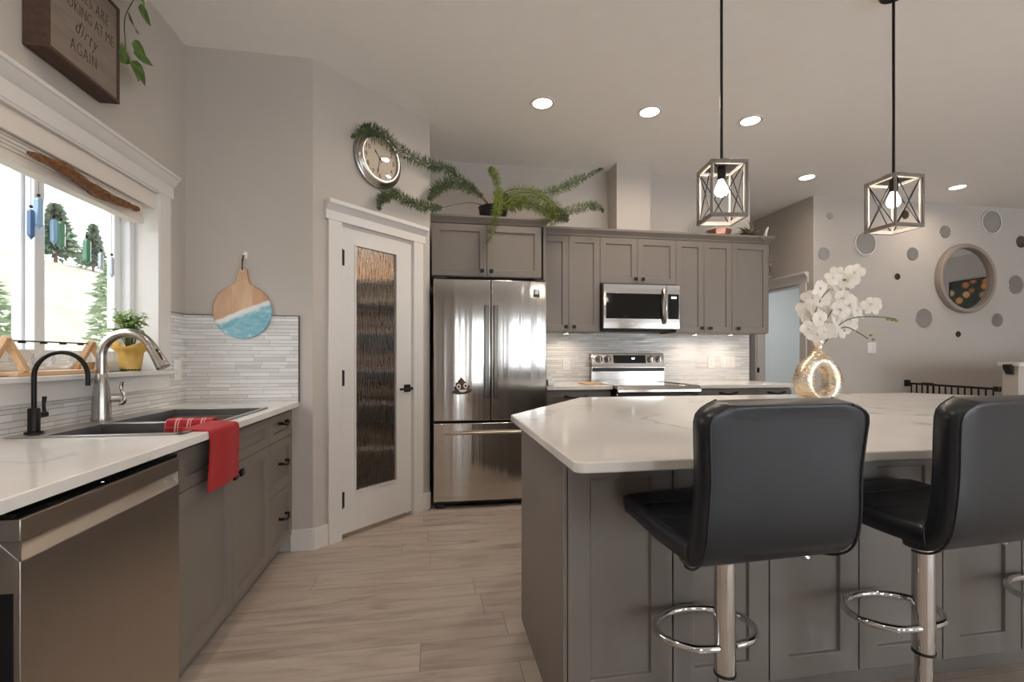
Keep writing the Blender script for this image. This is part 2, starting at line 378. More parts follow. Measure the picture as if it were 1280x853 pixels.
class MB:
    def __init__(s): s.v = []; s.f = []; s.M = Matrix.Identity(4)
    def add(s, vs, fs):
        k = len(s.v); s.v += [tuple(s.M @ Vector(p)) for p in vs]; s.f += [tuple(i + k for i in f) for f in fs]; return s
    def box(s, x0, x1, y0, y1, z0, z1):
        x0, x1 = min(x0, x1), max(x0, x1); y0, y1 = min(y0, y1), max(y0, y1); z0, z1 = min(z0, z1), max(z0, z1)
        return s.add([(x0, y0, z0), (x1, y0, z0), (x1, y1, z0), (x0, y1, z0), (x0, y0, z1), (x1, y0, z1), (x1, y1, z1), (x0, y1, z1)],
                     [(0, 3, 2, 1), (4, 5, 6, 7), (0, 1, 5, 4), (1, 2, 6, 5), (2, 3, 7, 6), (3, 0, 4, 7)])
    def prism(s, poly, lo, hi, axis='z'):
        n = len(poly); ar = sum(poly[i][0] * poly[(i + 1) % n][1] - poly[(i + 1) % n][0] * poly[i][1] for i in range(n))
        if ar < 0: poly = poly[::-1]
        def p(a, b, h): return (a, b, h) if axis == 'z' else ((h, a, b) if axis == 'x' else (b, h, a))
        vs = [p(a, b, lo) for a, b in poly] + [p(a, b, hi) for a, b in poly]
        fs = [tuple(range(n - 1, -1, -1)), tuple(range(n, 2 * n))] + [(i, (i + 1) % n, n + (i + 1) % n, n + i) for i in range(n)]
        return s.add(vs, fs)
    def lathe(s, prof, c=(0, 0, 0), n=32, axis='z', cap=True, sx=1, sy=1):
        vs = []; fs = []
        for r, z in prof:
            for k in range(n):
                a = 2 * math.pi * k / n; x, y = r * math.cos(a) * sx, r * math.sin(a) * sy
                q = (x, y, z) if axis == 'z' else ((z, x, y) if axis == 'x' else (y, z, x))
                vs.append((c[0] + q[0], c[1] + q[1], c[2] + q[2]))
        for i in range(len(prof) - 1):
            for k in range(n):
                k2 = (k + 1) % n; fs.append((i * n + k, i * n + k2, (i + 1) * n + k2, (i + 1) * n + k))
        if cap:
            if prof[0][0] > 1e-6: fs.append(tuple(range(n - 1, -1, -1)))
            if prof[-1][0] > 1e-6: fs.append(tuple(range((len(prof) - 1) * n, len(prof) * n)))
        return s.add(vs, fs)
    def tube(s, path, r, n=10, closed=False, cap=True, flat=1.0):
        P = [Vector(p) for p in path]; m = len(P); rs = r if isinstance(r, (list, tuple)) else [r] * m
        vs = []; fs = []; up = None
        for i in range(m):
            a = P[i - 1] if (i > 0 or closed) else P[i]; b = P[(i + 1) % m] if (i < m - 1 or closed) else P[i]
            t = (b - a).normalized()
            if up is None:
                up = Vector((0, 0, 1)) if abs(t.z) < 0.9 else Vector((1, 0, 0))
            sd = t.cross(up)
            if sd.length < 1e-5: sd = t.cross(Vector((0, 1, 0.01)))
            sd.normalize(); up = sd.cross(t).normalized()
            for k in range(n):
                an = 2 * math.pi * k / n; vs.append(tuple(P[i] + sd * (math.cos(an) * rs[i]) + up * (math.sin(an) * rs[i] * flat)))
        for i in range(m if closed else m - 1):
            j = (i + 1) % m
            for k in range(n):
                k2 = (k + 1) % n; fs.append((i * n + k, i * n + k2, j * n + k2, j * n + k))
        if cap and not closed: fs += [tuple(range(n - 1, -1, -1)), tuple(range((m - 1) * n, m * n))]
        return s.add(vs, fs)
    def cyl(s, a, b, r, r2=None, n=16): return s.tube([a, b], [r, r if r2 is None else r2], n)
    def sphere(s, c, r, n=16, m=10, sx=1, sy=1, sz=1):
        vs = [(c[0], c[1], c[2] - r * sz)]
        for i in range(1, m):
            th = math.pi * i / m - math.pi / 2
            for k in range(n):
                a = 2 * math.pi * k / n; vs.append((c[0] + r * sx * math.cos(th) * math.cos(a), c[1] + r * sy * math.cos(th) * math.sin(a), c[2] + r * sz * math.sin(th)))
        vs.append((c[0], c[1], c[2] + r * sz)); fs = []
        for k in range(n): fs.append((0, 1 + (k + 1) % n, 1 + k))
        for i in range(m - 2):
            for k in range(n):
                a = 1 + i * n; fs.append((a + k, a + (k + 1) % n, a + n + (k + 1) % n, a + n + k))
        t = len(vs) - 1; a = 1 + (m - 2) * n
        for k in range(n): fs.append((a + k, a + (k + 1) % n, t))
        return s.add(vs, fs)
    def shaker(s, x0, x1, z0, z1, y, t=0.02, st=0.06, dep=0.012, bev=0.003):
        """a panelled door, front at y - t, facing -y"""
        f = y - t; a = min(st, (x1 - x0) * 0.3); b = min(st, (z1 - z0) * 0.3)
        o = [(x0, z0), (x1, z0), (x1, z1), (x0, z1)]; i = [(x0 + a, z0 + b), (x1 - a, z0 + b), (x1 - a, z1 - b), (x0 + a, z1 - b)]
        k = [(x0 + a + bev, z0 + b + bev), (x1 - a - bev, z0 + b + bev), (x1 - a - bev, z1 - b - bev), (x0 + a + bev, z1 - b - bev)]
        vs = [(p[0], f, p[1]) for p in o] + [(p[0], f, p[1]) for p in i] + [(p[0], f + dep, p[1]) for p in k] + [(p[0], y, p[1]) for p in o]
        fs = []
        for q in range(4):
            r = (q + 1) % 4
            fs += [(q, r, 4 + r, 4 + q), (4 + q, 4 + r, 8 + r, 8 + q), (12 + q, 12 + r, r, q)]
        fs += [(8, 9, 10, 11), (15, 14, 13, 12)]
        return s.add(vs, fs)
    def slab_hole(s, x0, x1, y0, y1, z0, z1, a0, a1, b0, b1):
        xs = [x0, a0, a1, x1]; ys = [y0, b0, b1, y1]; vs = [(x, y, z) for z in (z0, z1) for y in ys for x in xs]
        I = lambda i, j, k: k * 16 + j * 4 + i; fs = []
        for j in range(3):
            for i in range(3):
                if i == 1 and j == 1: continue
                fs += [(I(i, j, 1), I(i + 1, j, 1), I(i + 1, j + 1, 1), I(i, j + 1, 1)), (I(i, j + 1, 0), I(i + 1, j + 1, 0), I(i + 1, j, 0), I(i, j, 0))]
        for i in range(3):
            fs += [(I(i, 0, 0), I(i + 1, 0, 0), I(i + 1, 0, 1), I(i, 0, 1)), (I(i + 1, 3, 0), I(i, 3, 0), I(i, 3, 1), I(i + 1, 3, 1)),
                   (I(0, i + 1, 0), I(0, i, 0), I(0, i, 1), I(0, i + 1, 1)), (I(3, i, 0), I(3, i + 1, 0), I(3, i + 1, 1), I(3, i, 1))]
        fs += [(I(2, 1, 0), I(1, 1, 0), I(1, 1, 1), I(2, 1, 1)), (I(1, 2, 0), I(2, 2, 0), I(2, 2, 1), I(1, 2, 1)), (I(1, 1, 0), I(1, 2, 0), I(1, 2, 1), I(1, 1, 1)), (I(2, 2, 0), I(2, 1, 0), I(2, 1, 1), I(2, 2, 1))]
        return s.add(vs, fs)
    def build(s, name, mat, parent=None, bev=0.0, seg=2, smooth=None, w=False, sub=0, label=None):
        me = bpy.data.meshes.new(name); vs = s.v
        if w and parent is not None:
            inv = root_matrix(parent).inverted(); vs = [tuple(inv @ Vector(p)) for p in vs]
        me.from_pydata(vs, [], s.f); me.update()
        me.materials.append(MAT[mat] if isinstance(mat, str) else mat)
        o = bpy.data.objects.new(name, me); COL.objects.link(o)
        if parent is not None: o.parent = parent
        if smooth is None: smooth = bev > 0
        if smooth or bev:
            me.polygons.foreach_set('use_smooth', [True] * len(me.polygons))
            if smooth != 'all': me.set_sharp_from_angle(angle=R(38))
        if bev:
            b = o.modifiers.new('bevel', 'BEVEL'); b.width = bev; b.segments = seg; b.limit_method = 'ANGLE'; b.angle_limit = R(38)
            b.harden_normals = False
        if sub:
            b = o.modifiers.new('subdivision', 'SUBSURF'); b.levels = sub; b.render_levels = sub
        if label: o['label'] = label
        return o

def tag(o, label, cat, group=None, kind=None):
    o['label'] = label; o['category'] = cat
    if group: o['group'] = group
    if kind: o['kind'] = kind
    return o
def thing(name, label, cat, loc=(0, 0, 0), rotz=0.0, group=None):
    o = bpy.data.objects.new(name, None); COL.objects.link(o); o.empty_display_size = 0.1
    o.location = loc; o.rotation_euler = (0, 0, R(rotz)); return tag(o, label, cat, group)
def struct(name, mb, mat, **kw):
    o = mb.build(name, mat, **kw); o['kind'] = 'structure'; return o
def kids(o): return [c for c in COL.objects if c.parent == o]
def copy_tree(o, parent=None):
    ch = kids(o); c = o.copy(); COL.objects.link(c)
    if parent is not None: c.parent = parent
    for k in ch: copy_tree(k, c)
    return c
def dup(o, loc, rotz=None, label=None, group=None):
    c = copy_tree(o); c.location = loc
    if rotz is not None: c.rotation_euler = (0, 0, R(rotz))
    if label: c['label'] = label
    if group: c['group'] = group
    return c
def text_mesh(name, body, size, mat, parent, M, extrude=0.0006, shear=0.0, align='CENTER', spacing=1.0, thin=0.0):
    cu = bpy.data.curves.new(name, 'FONT'); cu.body = body; cu.size = size; cu.extrude = extrude; cu.align_x = align; cu.align_y = 'CENTER'
    cu.shear = shear; cu.resolution_u = 3; cu.space_character = spacing; cu.offset = -thin
    t = bpy.data.objects.new(name + '_tmp', cu); COL.objects.link(t)
    dg = bpy.context.evaluated_depsgraph_get(); me = bpy.data.meshes.new_from_object(t.evaluated_get(dg))
    bpy.data.objects.remove(t); me.name = name
    me.transform(M); me.materials.clear(); me.materials.append(MAT[mat])
    o = bpy.data.objects.new(name, me); COL.objects.link(o)
    if parent is not None: o.parent = parent
    return o
def smoothpath(pts, n=8):
    P = [Vector(p) for p in pts]; out = []
    for i in range(len(P) - 1):
        p0 = P[max(i - 1, 0)]; p1 = P[i]; p2 = P[i + 1]; p3 = P[min(i + 2, len(P) - 1)]
        for k in range(n):
            t = k / n
            out.append(0.5 * ((2 * p1) + (p2 - p0) * t + (2 * p0 - 5 * p1 + 4 * p2 - p3) * t * t + (3 * p1 - p0 - 3 * p2 + p3) * t ** 3))
    out.append(P[-1]); return out
def pillow(cl, hw, th, nv=15, p=6, side=Vector((1, 0, 0)), pu=5, bow=0.0):
    """closed padded slab along the centre line cl (side-view points); hw and th per point"""
    m = MB(); P = [Vector(c) for c in cl]; N = len(P); vs = []; fs = []
    ss = [math.sin(math.pi * (k / (nv - 1) - 0.5)) for k in range(nv)]
    for sgn in (1, -1):
        for i in range(N):
            t = (P[min(i + 1, N - 1)] - P[max(i - 1, 0)]).normalized(); nr = side.cross(t).normalized()
            u = 2 * i / (N - 1) - 1; eu = (1 - min(1, abs(u)) ** (pu * 4)) ** 0.5 if abs(u) < 1 else 0
            for v in ss:
                ev = (1 - abs(v) ** p) ** (1 / p) if abs(v) < 1 else 0
                vs.append(tuple(P[i] + side * (v * hw[i]) + nr * (sgn * th[i] * 0.5 * ev * eu + bow * v * v)))
    A = lambda q, i, k: q * N * nv + i * nv + k
    for i in range(N - 1):
        for k in range(nv - 1):
            fs += [(A(0, i, k), A(0, i, k + 1), A(0, i + 1, k + 1), A(0, i + 1, k)), (A(1, i + 1, k), A(1, i + 1, k + 1), A(1, i, k + 1), A(1, i, k))]
    m.add(vs, fs); return m
def weld(o, d=0.0004):
    b = bmesh.new(); b.from_mesh(o.data); bmesh.ops.remove_doubles(b, verts=b.verts, dist=d)
    bmesh.ops.dissolve_degenerate(b, edges=b.edges, dist=1e-5); bmesh.ops.recalc_face_normals(b, faces=b.faces); b.to_mesh(o.data); b.free()
    o.data.polygons.foreach_set('use_smooth', [True] * len(o.data.polygons)); return o
# ================================================================ the setting
XL, YS, YB, ZC = -1.4435, 3.079, 4.48, 3.03      # sink wall, pantry front wall, cooking wall, ceiling
XR, YR, YM, XH = 9.4, -4.5, 4.75, 4.265          # far side wall, rear wall, mirror wall, hall wall
def st(name, mb, mat, label, cat, **kw):
    o = struct(name, mb, mat, **kw); o['label'] = label; o['category'] = cat; return o
st('floor', MB().box(XL - 0.2, XR + 0.1, YR - 0.1, 8.1, -0.06, 0), 'floor_planks', 'light greige wood plank floor', 'floor')
st('ceiling', MB().box(XL - 0.2, XR + 0.1, YR - 0.1, 8.1, ZC, ZC + 0.1), 'ceiling_paint', 'flat pale ceiling with recessed lights', 'ceiling')
# sink wall with the window opening
WY0, WY1, WZ0, WZ1 = 1.54, 2.777, 1.118, 2.061
def wall_with_holes(x0, x1, y0, y1, holes, axis, z1=ZC):
    """wall box with rectangular holes (a, b, z0, z1) along its long axis"""
    m = MB(); cuts = sorted(holes); p = y0 if axis == 'y' else x0; end = y1 if axis == 'y' else x1
    def bx(a, b, c, d):
        if b - a < 1e-4 or d - c < 1e-4: return
        m.box(x0, x1, a, b, c, d) if axis == 'y' else m.box(a, b, y0, y1, c, d)
    for a, b, c, d in cuts:
        bx(p, a, 0, z1); bx(a, b, 0, c); bx(a, b, d, z1); p = b
    bx(p, end, 0, z1); return m
st('wall_left', wall_with_holes(XL - 0.2, XL, YR, YB, [(WY0, WY1, WZ0, WZ1)], 'y'), 'wall_paint', 'greige wall above the sink around the window', 'wall')
st('wall_pantry', MB().box(XL, -0.731, YS, YS + 0.1, 0, ZC), 'wall_paint', 'greige wall behind the round serving board', 'wall')
m = MB(); m.M = Matrix.Translation((-0.731, YS, 0)) @ Matrix.Rotation(R(45), 4, 'Z')
DL, D0, D1, DZ = 0.9955, 0.195, 0.815, 2.05
m.prism([(0, 0), (0, DZ + 0.0), (D0, DZ), (D0, 0)], 0, 0.1, 'y') if False else None
m.box(0, D0, 0, 0.1, 0, ZC); m.box(D1, DL, 0, 0.1, 0, ZC); m.box(D0, D1, 0, 0.1, DZ, ZC)
st('wall_diagonal', m, 'wall_paint', 'angled greige wall with the pantry door and clock', 'wall')
st('wall_alcove', MB().prism([(-0.027, 3.783), (-0.027, YB), (-0.127, YB), (-0.127, 3.84)], 0, ZC), 'wall_paint', 'greige return wall beside the refrigerator', 'wall')
st('wall_back', MB().box(XL - 0.2, 3.268, YB, YB + 0.12, 0, ZC), 'wall_paint', 'greige wall behind the range and refrigerator', 'wall')
st('wall_chase', MB().box(1.71, 2.048, 4.25, YB, 2.352, ZC), 'wall_paint', 'boxed duct chase between the cabinet tops and ceiling', 'wall')
st('wall_mirror', MB().box(XH, XR, YM, YM + 0.12, 0, ZC), 'wall_paint', 'greige wall carrying the round mirrors', 'wall')
st('wall_hall', wall_with_holes(XH, XH + 0.12, YM + 0.12, 8.0, [(4.935, 5.71, 0, 2.045)], 'y'), 'wall_paint', 'hall wall with the open doorway', 'wall')
st('wall_hall_end', MB().box(3.0, 8.9, 8.0, 8.1, 0, ZC), 'hall_daylight_tint', 'end wall of the hall and the room beyond', 'wall')
st('wall_hall_room', MB().box(7.4, 7.5, YM + 0.12, 8.0, 0, ZC), 'hall_daylight_tint', 'wall of the room beyond the doorway, cool daylight tint in its paint', 'wall')
st('wall_hall_side', MB().box(3.148, 3.268, YB + 0.12, 8.0, 0, ZC), 'wall_paint', 'hall side wall behind the cooking wall', 'wall')
st('wall_right', MB().box(XR, XR + 0.1, YR, YM + 0.12, 0, ZC), 'wall_paint', 'far side wall seen in the round mirror', 'wall')
st('wall_rear', wall_with_holes(XL - 0.2, XR + 0.1, YR - 0.12, YR, ASSUMED_REAR, 'x'), 'wall_paint', 'unseen rear wall with the assumed glazed doors opposite the kitchen', 'wall')
# assumed openings behind the viewer, added for frontal light and reflections
def assumed_rear_frame(name, x0, x1, z0, z1, n):
    f = MB(); t = 0.06
    f.box(x0, x0 + t, YR - 0.1, YR + 0.0, z0, z1); f.box(x1 - t, x1, YR - 0.1, YR, z0, z1); f.box(x0 + t, x1 - t, YR - 0.1, YR, z1 - t, z1); f.box(x0 + t, x1 - t, YR - 0.1, YR, z0, z0 + t)
    for k in range(1, n):
        c = x0 + (x1 - x0) * k / n; f.box(c - 0.04, c + 0.04, YR - 0.09, YR - 0.01, z0 + t, z1 - t)
    return f
for k, (x0, x1, z0, z1) in enumerate(ASSUMED_REAR):
    f = st('door_%d' % (3 + k), assumed_rear_frame('d', x0, x1, z0, z1, (1, 1, 1, 2, 1)[k]), 'window_vinyl', ('narrowest assumed white glazed door in the rear wall', 'single assumed white glazed door beside the narrow one', 'narrow assumed glazed door in the middle of the rear wall', 'two panel assumed white patio door in the rear wall', 'added glazed door farthest along the rear wall')[k], 'door', bev=0.004)
    MB().box(x0 + 0.06, x1 - 0.06, YR - 0.056, YR - 0.05, z0 + 0.06, z1 - 0.06).build('pane', 'window_glass', f)
wd_ = MB()
wd_.shaker(0.03, 0.40, 0.02, 2.04, 0.0, 0.03, 0.09, 0.01, 0.01); wd_.M = Matrix.Identity(4)
wd_.v = [(x, YR - y, z) for x, y, z in wd_.v]; wd_.f = [f_[::-1] for f_ in wd_.f]
st('door_8', wd_, 'wood_light', 'narrow wooden door added to the rear wall for warm reflections', 'door')  # unseen door added to put a warm band in the steel reflections

# kitchen window over the sink
XG = XL - 0.125
fr = MB()
for (y0, y1, z0, z1, d) in ((WY0, WY0 + 0.05, WZ0, WZ1, 0), (WY1 - 0.05, WY1, WZ0, WZ1, 0), (WY0 + 0.05, WY1 - 0.05, WZ0, WZ0 + 0.05, 0), (WY0 + 0.05, WY1 - 0.05, WZ1 - 0.05, WZ1, 0)):
    fr.box(XG - 0.04, XG + 0.03, y0, y1, z0, z1)
win = st('window_1', fr, 'window_vinyl', 'white sliding window above the kitchen sink', 'window', bev=0.004)
def sash(y0, y1, xo):
    s_ = MB(); t = 0.05
    s_.box(xo - 0.018, xo + 0.018, y0, y0 + t, WZ0 + 0.05, WZ1 - 0.05).box(xo - 0.018, xo + 0.018, y1 - t, y1, WZ0 + 0.05, WZ1 - 0.05)
    s_.box(xo - 0.018, xo + 0.018, y0 + t, y1 - t, WZ0 + 0.05, WZ0 + 0.10).box(xo - 0.018, xo + 0.018, y0 + t, y1 - t, WZ1 - 0.10, WZ1 - 0.05)
    o = s_.build('sash', 'window_vinyl', win, bev=0.004)
    MB().box(xo - 0.004, xo + 0.004, y0 + t, y1 - t, WZ0 + 0.10, WZ1 - 0.10).build('pane', 'window_glass', o)
sash(WY0 + 0.05, 2.19, XG + 0.010); sash(2.13, WY1 - 0.05, XG - 0.028)
MB().box(XG + 0.03, XL + 0.018, WY1 - 0.012, WY1 + 0.0, WZ0, WZ1).box(XG + 0.03, XL + 0.018, WY0, WY0 + 0.012, WZ0, WZ1).box(XG + 0.03, XL + 0.018, WY0, WY1, WZ1 - 0.012, WZ1).build('jamb', 'white_trim', win)
MB().box(XL, XL + 0.02, WY1, WY1 + 0.107, WZ0 + 0.0, WZ1 + 0.01).box(XL, XL + 0.02, WY0 - 0.107, WY0, WZ0, WZ1 + 0.01).build('casing', 'white_trim', win, bev=0.003)
cp = [(XL, 2.06), (XL + 0.022, 2.06), (XL + 0.022, 2.125), (XL + 0.034, 2.135), (XL + 0.052, 2.165), (XL + 0.060, 2.168), (XL + 0.060, 2.184), (XL, 2.184)]
MB().prism([(z, x) for x, z in cp], 1, 2, 'y') if False else None
cm = MB(); cm.prism([(z, x) for x, z in cp], WY0 - 0.13, WY1 + 0.13, 'y'); cm.build('crown', 'white_trim', win, bev=0.002)
sm_ = MB().box(XG + 0.03, XL + 0.045, WY0 - 0.12, WY1 + 0.125, WZ0 - 0.022, WZ0)
sm_.build('sill', 'white_trim', win, bev=0.004)
MB().box(XL, XL + 0.02, WY0 - 0.1, WY1 + 0.095, 1.02, WZ0 - 0.022).build('apron', 'white_trim', win, bev=0.003)
# backsplash on the sink side and behind the range, with metal edge strips
st('trim_1', MB().box(XL, XL + 0.009, 0.6, WY1 + 0.107, 0.915, 1.02).box(XL, XL + 0.009, WY1 + 0.107, YS, 0.915, 1.437), 'tile_along_y', 'pale strip mosaic backsplash under the window', 'backsplash')
o = st('trim_2', MB().box(XL + 0.009, -0.812, YS - 0.009, YS, 0.915, 1.437), 'tile_along_x', 'pale strip mosaic backsplash below the round board', 'backsplash')
MB().box(XL, -0.806, YS - 0.011, YS, 1.437, 1.442).box(-0.812, -0.806, YS - 0.011, YS, 0.915, 1.437).box(XL, XL + 0.011, WY1 + 0.107, YS - 0.011, 1.437, 1.442).build('edge_strip', 'grout_edge', o)
o = st('trim_3', MB().box(0.915, 3.255, YB - 0.009, YB, 0.915, 1.43), 'tile_along_x', 'pale strip mosaic backsplash behind the range', 'backsplash')
MB().box(3.255, 3.261, YB - 0.011, YB, 0.915, 1.44).build('edge_strip', 'grout_edge', o)
# baseboards
bb = MB().box(-0.86, -0.726, YS - 0.014, YS, 0, 0.135); bb.build('x', 'white_trim') if False else None
st('baseboard_pantry', bb, 'white_trim', 'white baseboard beside the drawer cabinet', 'baseboard', bev=0.003)
m = MB(); m.M = Matrix.Translation((-0.731, YS, 0)) @ Matrix.Rotation(R(45), 4, 'Z')
m.box(0.0, 0.10, -0.014, 0, 0, 0.135); m.box(0.912, DL, -0.014, 0, 0, 0.135)
st('baseboard_diagonal', m, 'white_trim', 'white baseboard under the angled wall', 'baseboard', bev=0.003)
st('baseboard_mirror', MB().box(XH, XR, YM - 0.014, YM, 0, 0.135), 'white_trim', 'white baseboard under the mirror wall', 'baseboard', bev=0.003)

# pantry door, local frame on the angled wall
def frame_diag(o): o.location = (-0.731, YS, 0); o.rotation_euler = (0, 0, R(45)); return o
dm = MB()
gx0, gx1, gz0, gz1 = 0.305, 0.671, 0.283, 1.945
sl0, sl1, sz0, sz1, dy = D0 + 0.005, D1 - 0.005, 0.03, DZ - 0.006, 0.0
dm.box(sl0, gx0, dy + 0.004, dy + 0.039, sz0, sz1).box(gx1, sl1, dy + 0.004, dy + 0.039, sz0, sz1).box(gx0, gx1, dy + 0.004, dy + 0.039, sz0, gz0).box(gx0, gx1, dy + 0.004, dy + 0.039, gz1, sz1)
for (a, b, c, d) in ((gx0 - 0.0, gx0 + 0.010, gz0, gz1), (gx1 - 0.010, gx1, gz0, gz1), (gx0 + 0.010, gx1 - 0.010, gz0, gz0 + 0.010), (gx0 + 0.010, gx1 - 0.010, gz1 - 0.010, gz1)):
    dm.box(a, b, dy - 0.002, dy + 0.030, c, d)
door = st('door_1', dm, 'white_trim', 'white pantry door with a tall rain glass pane', 'door'); frame_diag(door)
MB().box(gx0 + 0.008, gx1 - 0.008, dy + 0.016, dy + 0.022, gz0 + 0.008, gz1 - 0.008).build('pane', 'rain_glass', door)
cs = MB()
cs.box(0.098, D0, -0.02, 0, 0, 2.062).box(D1, 0.911, -0.02, 0, 0, 2.062)
cs.build('casing', 'white_trim', door, bev=0.003)
MB().box(D0 - 0.0, D0 + 0.004, 0.0, 0.1, 0, DZ).box(D1 - 0.004, D1, 0, 0.1, 0, DZ).box(D0, D1, 0.0, 0.1, DZ - 0.004, DZ).box(D0 + 0.004, D0 + 0.016, 0.042, 0.06, 0, DZ - 0.004).box(D1 - 0.016, D1 - 0.004, 0.042, 0.06, 0, DZ - 0.004).build('jamb', 'white_trim', door)
cz = [(0, 2.062), (-0.022, 2.062), (-0.022, 2.12), (-0.03, 2.127), (-0.045, 2.152), (-0.06, 2.158), (-0.06, 2.184), (0, 2.184)]
cm = MB(); cm.prism([(z, y) for y, z in cz], 0, 1, 'y') if False else None
cm.prism([(y, z) for y, z in cz], 0.078, 0.932, 'x'); cm.build('crown', 'white_trim', door, bev=0.002)
for z in (1.838, 1.052, 0.257):
    MB().box(D0 - 0.004, D0 + 0.026, -0.006, 0.004, z - 0.05, z + 0.05).cyl((D0 + 0.003, -0.012, z - 0.052), (D0 + 0.003, -0.012, z + 0.052), 0.009, n=12).build('hinge', 'hinge_black', door, label='black door hinge')
lv = MB().box(0.735, 0.79, -0.008, 0.003, 0.93, 0.985).cyl((0.762, -0.008, 0.957), (0.762, -0.05, 0.957), 0.011)
lv.tube([(0.772, -0.048, 0.957), (0.72, -0.050, 0.957), (0.655, -0.047, 0.955)], [0.010, 0.009, 0.008], 10)
lv.build('door_handle', 'black_metal', door, bev=0.002, label='black lever handle')

# doorway on the hall wall
hx = XH
hd = MB().box(hx - 0.02, hx, 4.84, 4.935, 0, 2.055).box(hx - 0.02, hx, 5.71, 5.805, 0, 2.055)
hall = st('door_2', hd, 'white_trim', 'white cased doorway into a room with a daylight tint in its paint', 'door', bev=0.003)
cz2 = [(hx - y, z) for y, z in ((0, 2.055), (0.022, 2.055), (0.022, 2.115), (0.045, 2.145), (0.06, 2.152), (0.06, 2.176), (0, 2.176))]
cm = MB(); cm.prism([(z, x) for x, z in cz2], 4.815, 5.83, 'y'); cm.build('crown', 'white_trim', hall, bev=0.002)
MB().box(hx, hx + 0.12, 4.935, 4.947, 0, 2.045).box(hx, hx + 0.12, 5.698, 5.71, 0, 2.045).box(hx, hx + 0.12, 4.947, 5.698, 2.033, 2.045).build('jamb', 'white_trim', hall)
MB().box(hx + 0.012, hx + 0.016, 5.690, 5.699, 0.98, 1.06).box(hx + 0.0, hx + 0.03, 5.692, 5.6985, 0.99, 1.05).build('strike_plate', 'hinge_black', hall, label='black strike plate')
# stair guard half wall
hw_ = st('wall_stair', MB().box(5.336, XR, 3.55, 3.675, 0, 1.105), 'wall_paint', 'low half wall guarding the stairs', 'wall')
MB().box(5.31, XR, 3.525, 3.70, 1.105, 1.14).build('cap', 'white_trim', hw_, bev=0.004, label='white cap board')

# ---------------------------------------------------------------- outside the kitchen window
hv = []; hf = []; NX, NY = 40, 40
for j in range(NY + 1):
    for i in range(NX + 1):
        x = -2.2 - 118 * (i / NX) ** 1.6; y = -60 + 150 * j / NY
        d = -x - 2.2; h = -0.6 + max(0, d - 4) * 0.055 + 12.5 / (1 + math.exp(-(d - 29) / 7)) + 0.5 * math.sin(y * 0.13 + d * 0.1) * min(1, d / 10) + 0.25 * math.sin(y * 0.5 + d * 0.31) * min(1, d / 12)
        hv.append((x, y, h))
for j in range(NY):
    for i in range(NX):
        a = j * (NX + 1) + i; hf.append((a, a + NX + 1, a + NX + 2, a + 1))
hm = MB(); hm.add(hv, hf); hill = st('terrain', hm, 'dry_grass', 'pale dry grass hillside outside the window', 'hillside', smooth=True)
def ground_z(x, y):
    d = -x - 2.2
    return -0.6 + max(0, d - 4) * 0.055 + 12.5 / (1 + math.exp(-(d - 29) / 7)) + 0.5 * math.sin(y * 0.13 + d * 0.1) * min(1, d / 10) + 0.25 * math.sin(y * 0.5 + d * 0.31) * min(1, d / 12)
def outdoor_tree(name, x, y, h, r, label, cat, conifer, mat, n, ls, seed):
    rnd = random.Random(seed); z = ground_z(x, y) - 0.1
    t = thing(name, label, cat, (x, y, z))
    MB().tube([(0, 0, 0), (0, 0, h * 0.9)], [r * 0.07, r * 0.015], 8).build('trunk', 'trunk', t)
    m = MB()
    for k in range(n):
        u = rnd.random() ** 0.75; zz = h * (0.1 + 0.9 * u) if conifer else h * (0.12 + 0.88 * u)
        rr = r * (1.02 - u) * (0.75 + 0.25 * math.sin(zz * 9)) if conifer else r * math.sin(math.pi * min(0.97, 0.2 + 0.78 * u)) ** 0.8
        a = rnd.random() * 6.283; q = rr * math.sqrt(rnd.random()) if not conifer else rr * rnd.random() ** 0.4
        c = Vector((q * math.cos(a), q * math.sin(a), zz)); d1 = Vector((math.cos(a), math.sin(a), rnd.uniform(-0.7, 0.3))).normalized() * ls * rnd.uniform(0.6, 1.3)
        d2 = Vector((rnd.uniform(-1, 1), rnd.uniform(-1, 1), rnd.uniform(-1, 1))).normalized() * ls * 0.4
        m.add([c - d1 * 0.5, c + d2, c + d1, c - d2], [(0, 1, 2, 3)])
    m.build('foliage', mat, t)
outdoor_tree('spruce_tree', -46, 67.0, 7.2, 3.0, 'broad dark spruce tree up the slope behind the hanging crystals', 'tree', True, 'tree_green', 2600, 0.75, 1)
outdoor_tree('spruce_tree', -45.0, 72.0, 6.4, 1.8, 'narrower spruce tree just past the broad one on the slope', 'tree', True, 'tree_green', 1700, 0.6, 2)
outdoor_tree('leafy_bush', -8.3, 14.0, 3.6, 0.52, 'tall leafy bush close outside the window by the potted plant', 'bush', False, 'bush_green', 700, 0.16, 3)
outdoor_tree('leafy_bush', -10.9, 13.4, 3.0, 0.75, 'leafy bush outside the window beyond the mullion', 'bush', False, 'bush_green', 800, 0.18, 4)
ho = thing('house', 'low white house with a pale roof up on the hillside', 'house', (-60, 62, ground_z(-60, 62) - 0.3))
MB().box(-5, 5, -7, 7, 0, 2.4).build('wall', 'house_white', ho)
MB().prism([(-5.6, 2.3), (5.6, 2.3), (0, 4.0)], -7.5, 7.5, 'y').build('roof', 'house_roof', ho) if False else None
rm = MB(); rm.prism([(2.3, -5.6), (2.3, 5.6), (4.0, 0)], -7.5, 7.5, 'y'); rm.build('roof', 'house_roof', ho)
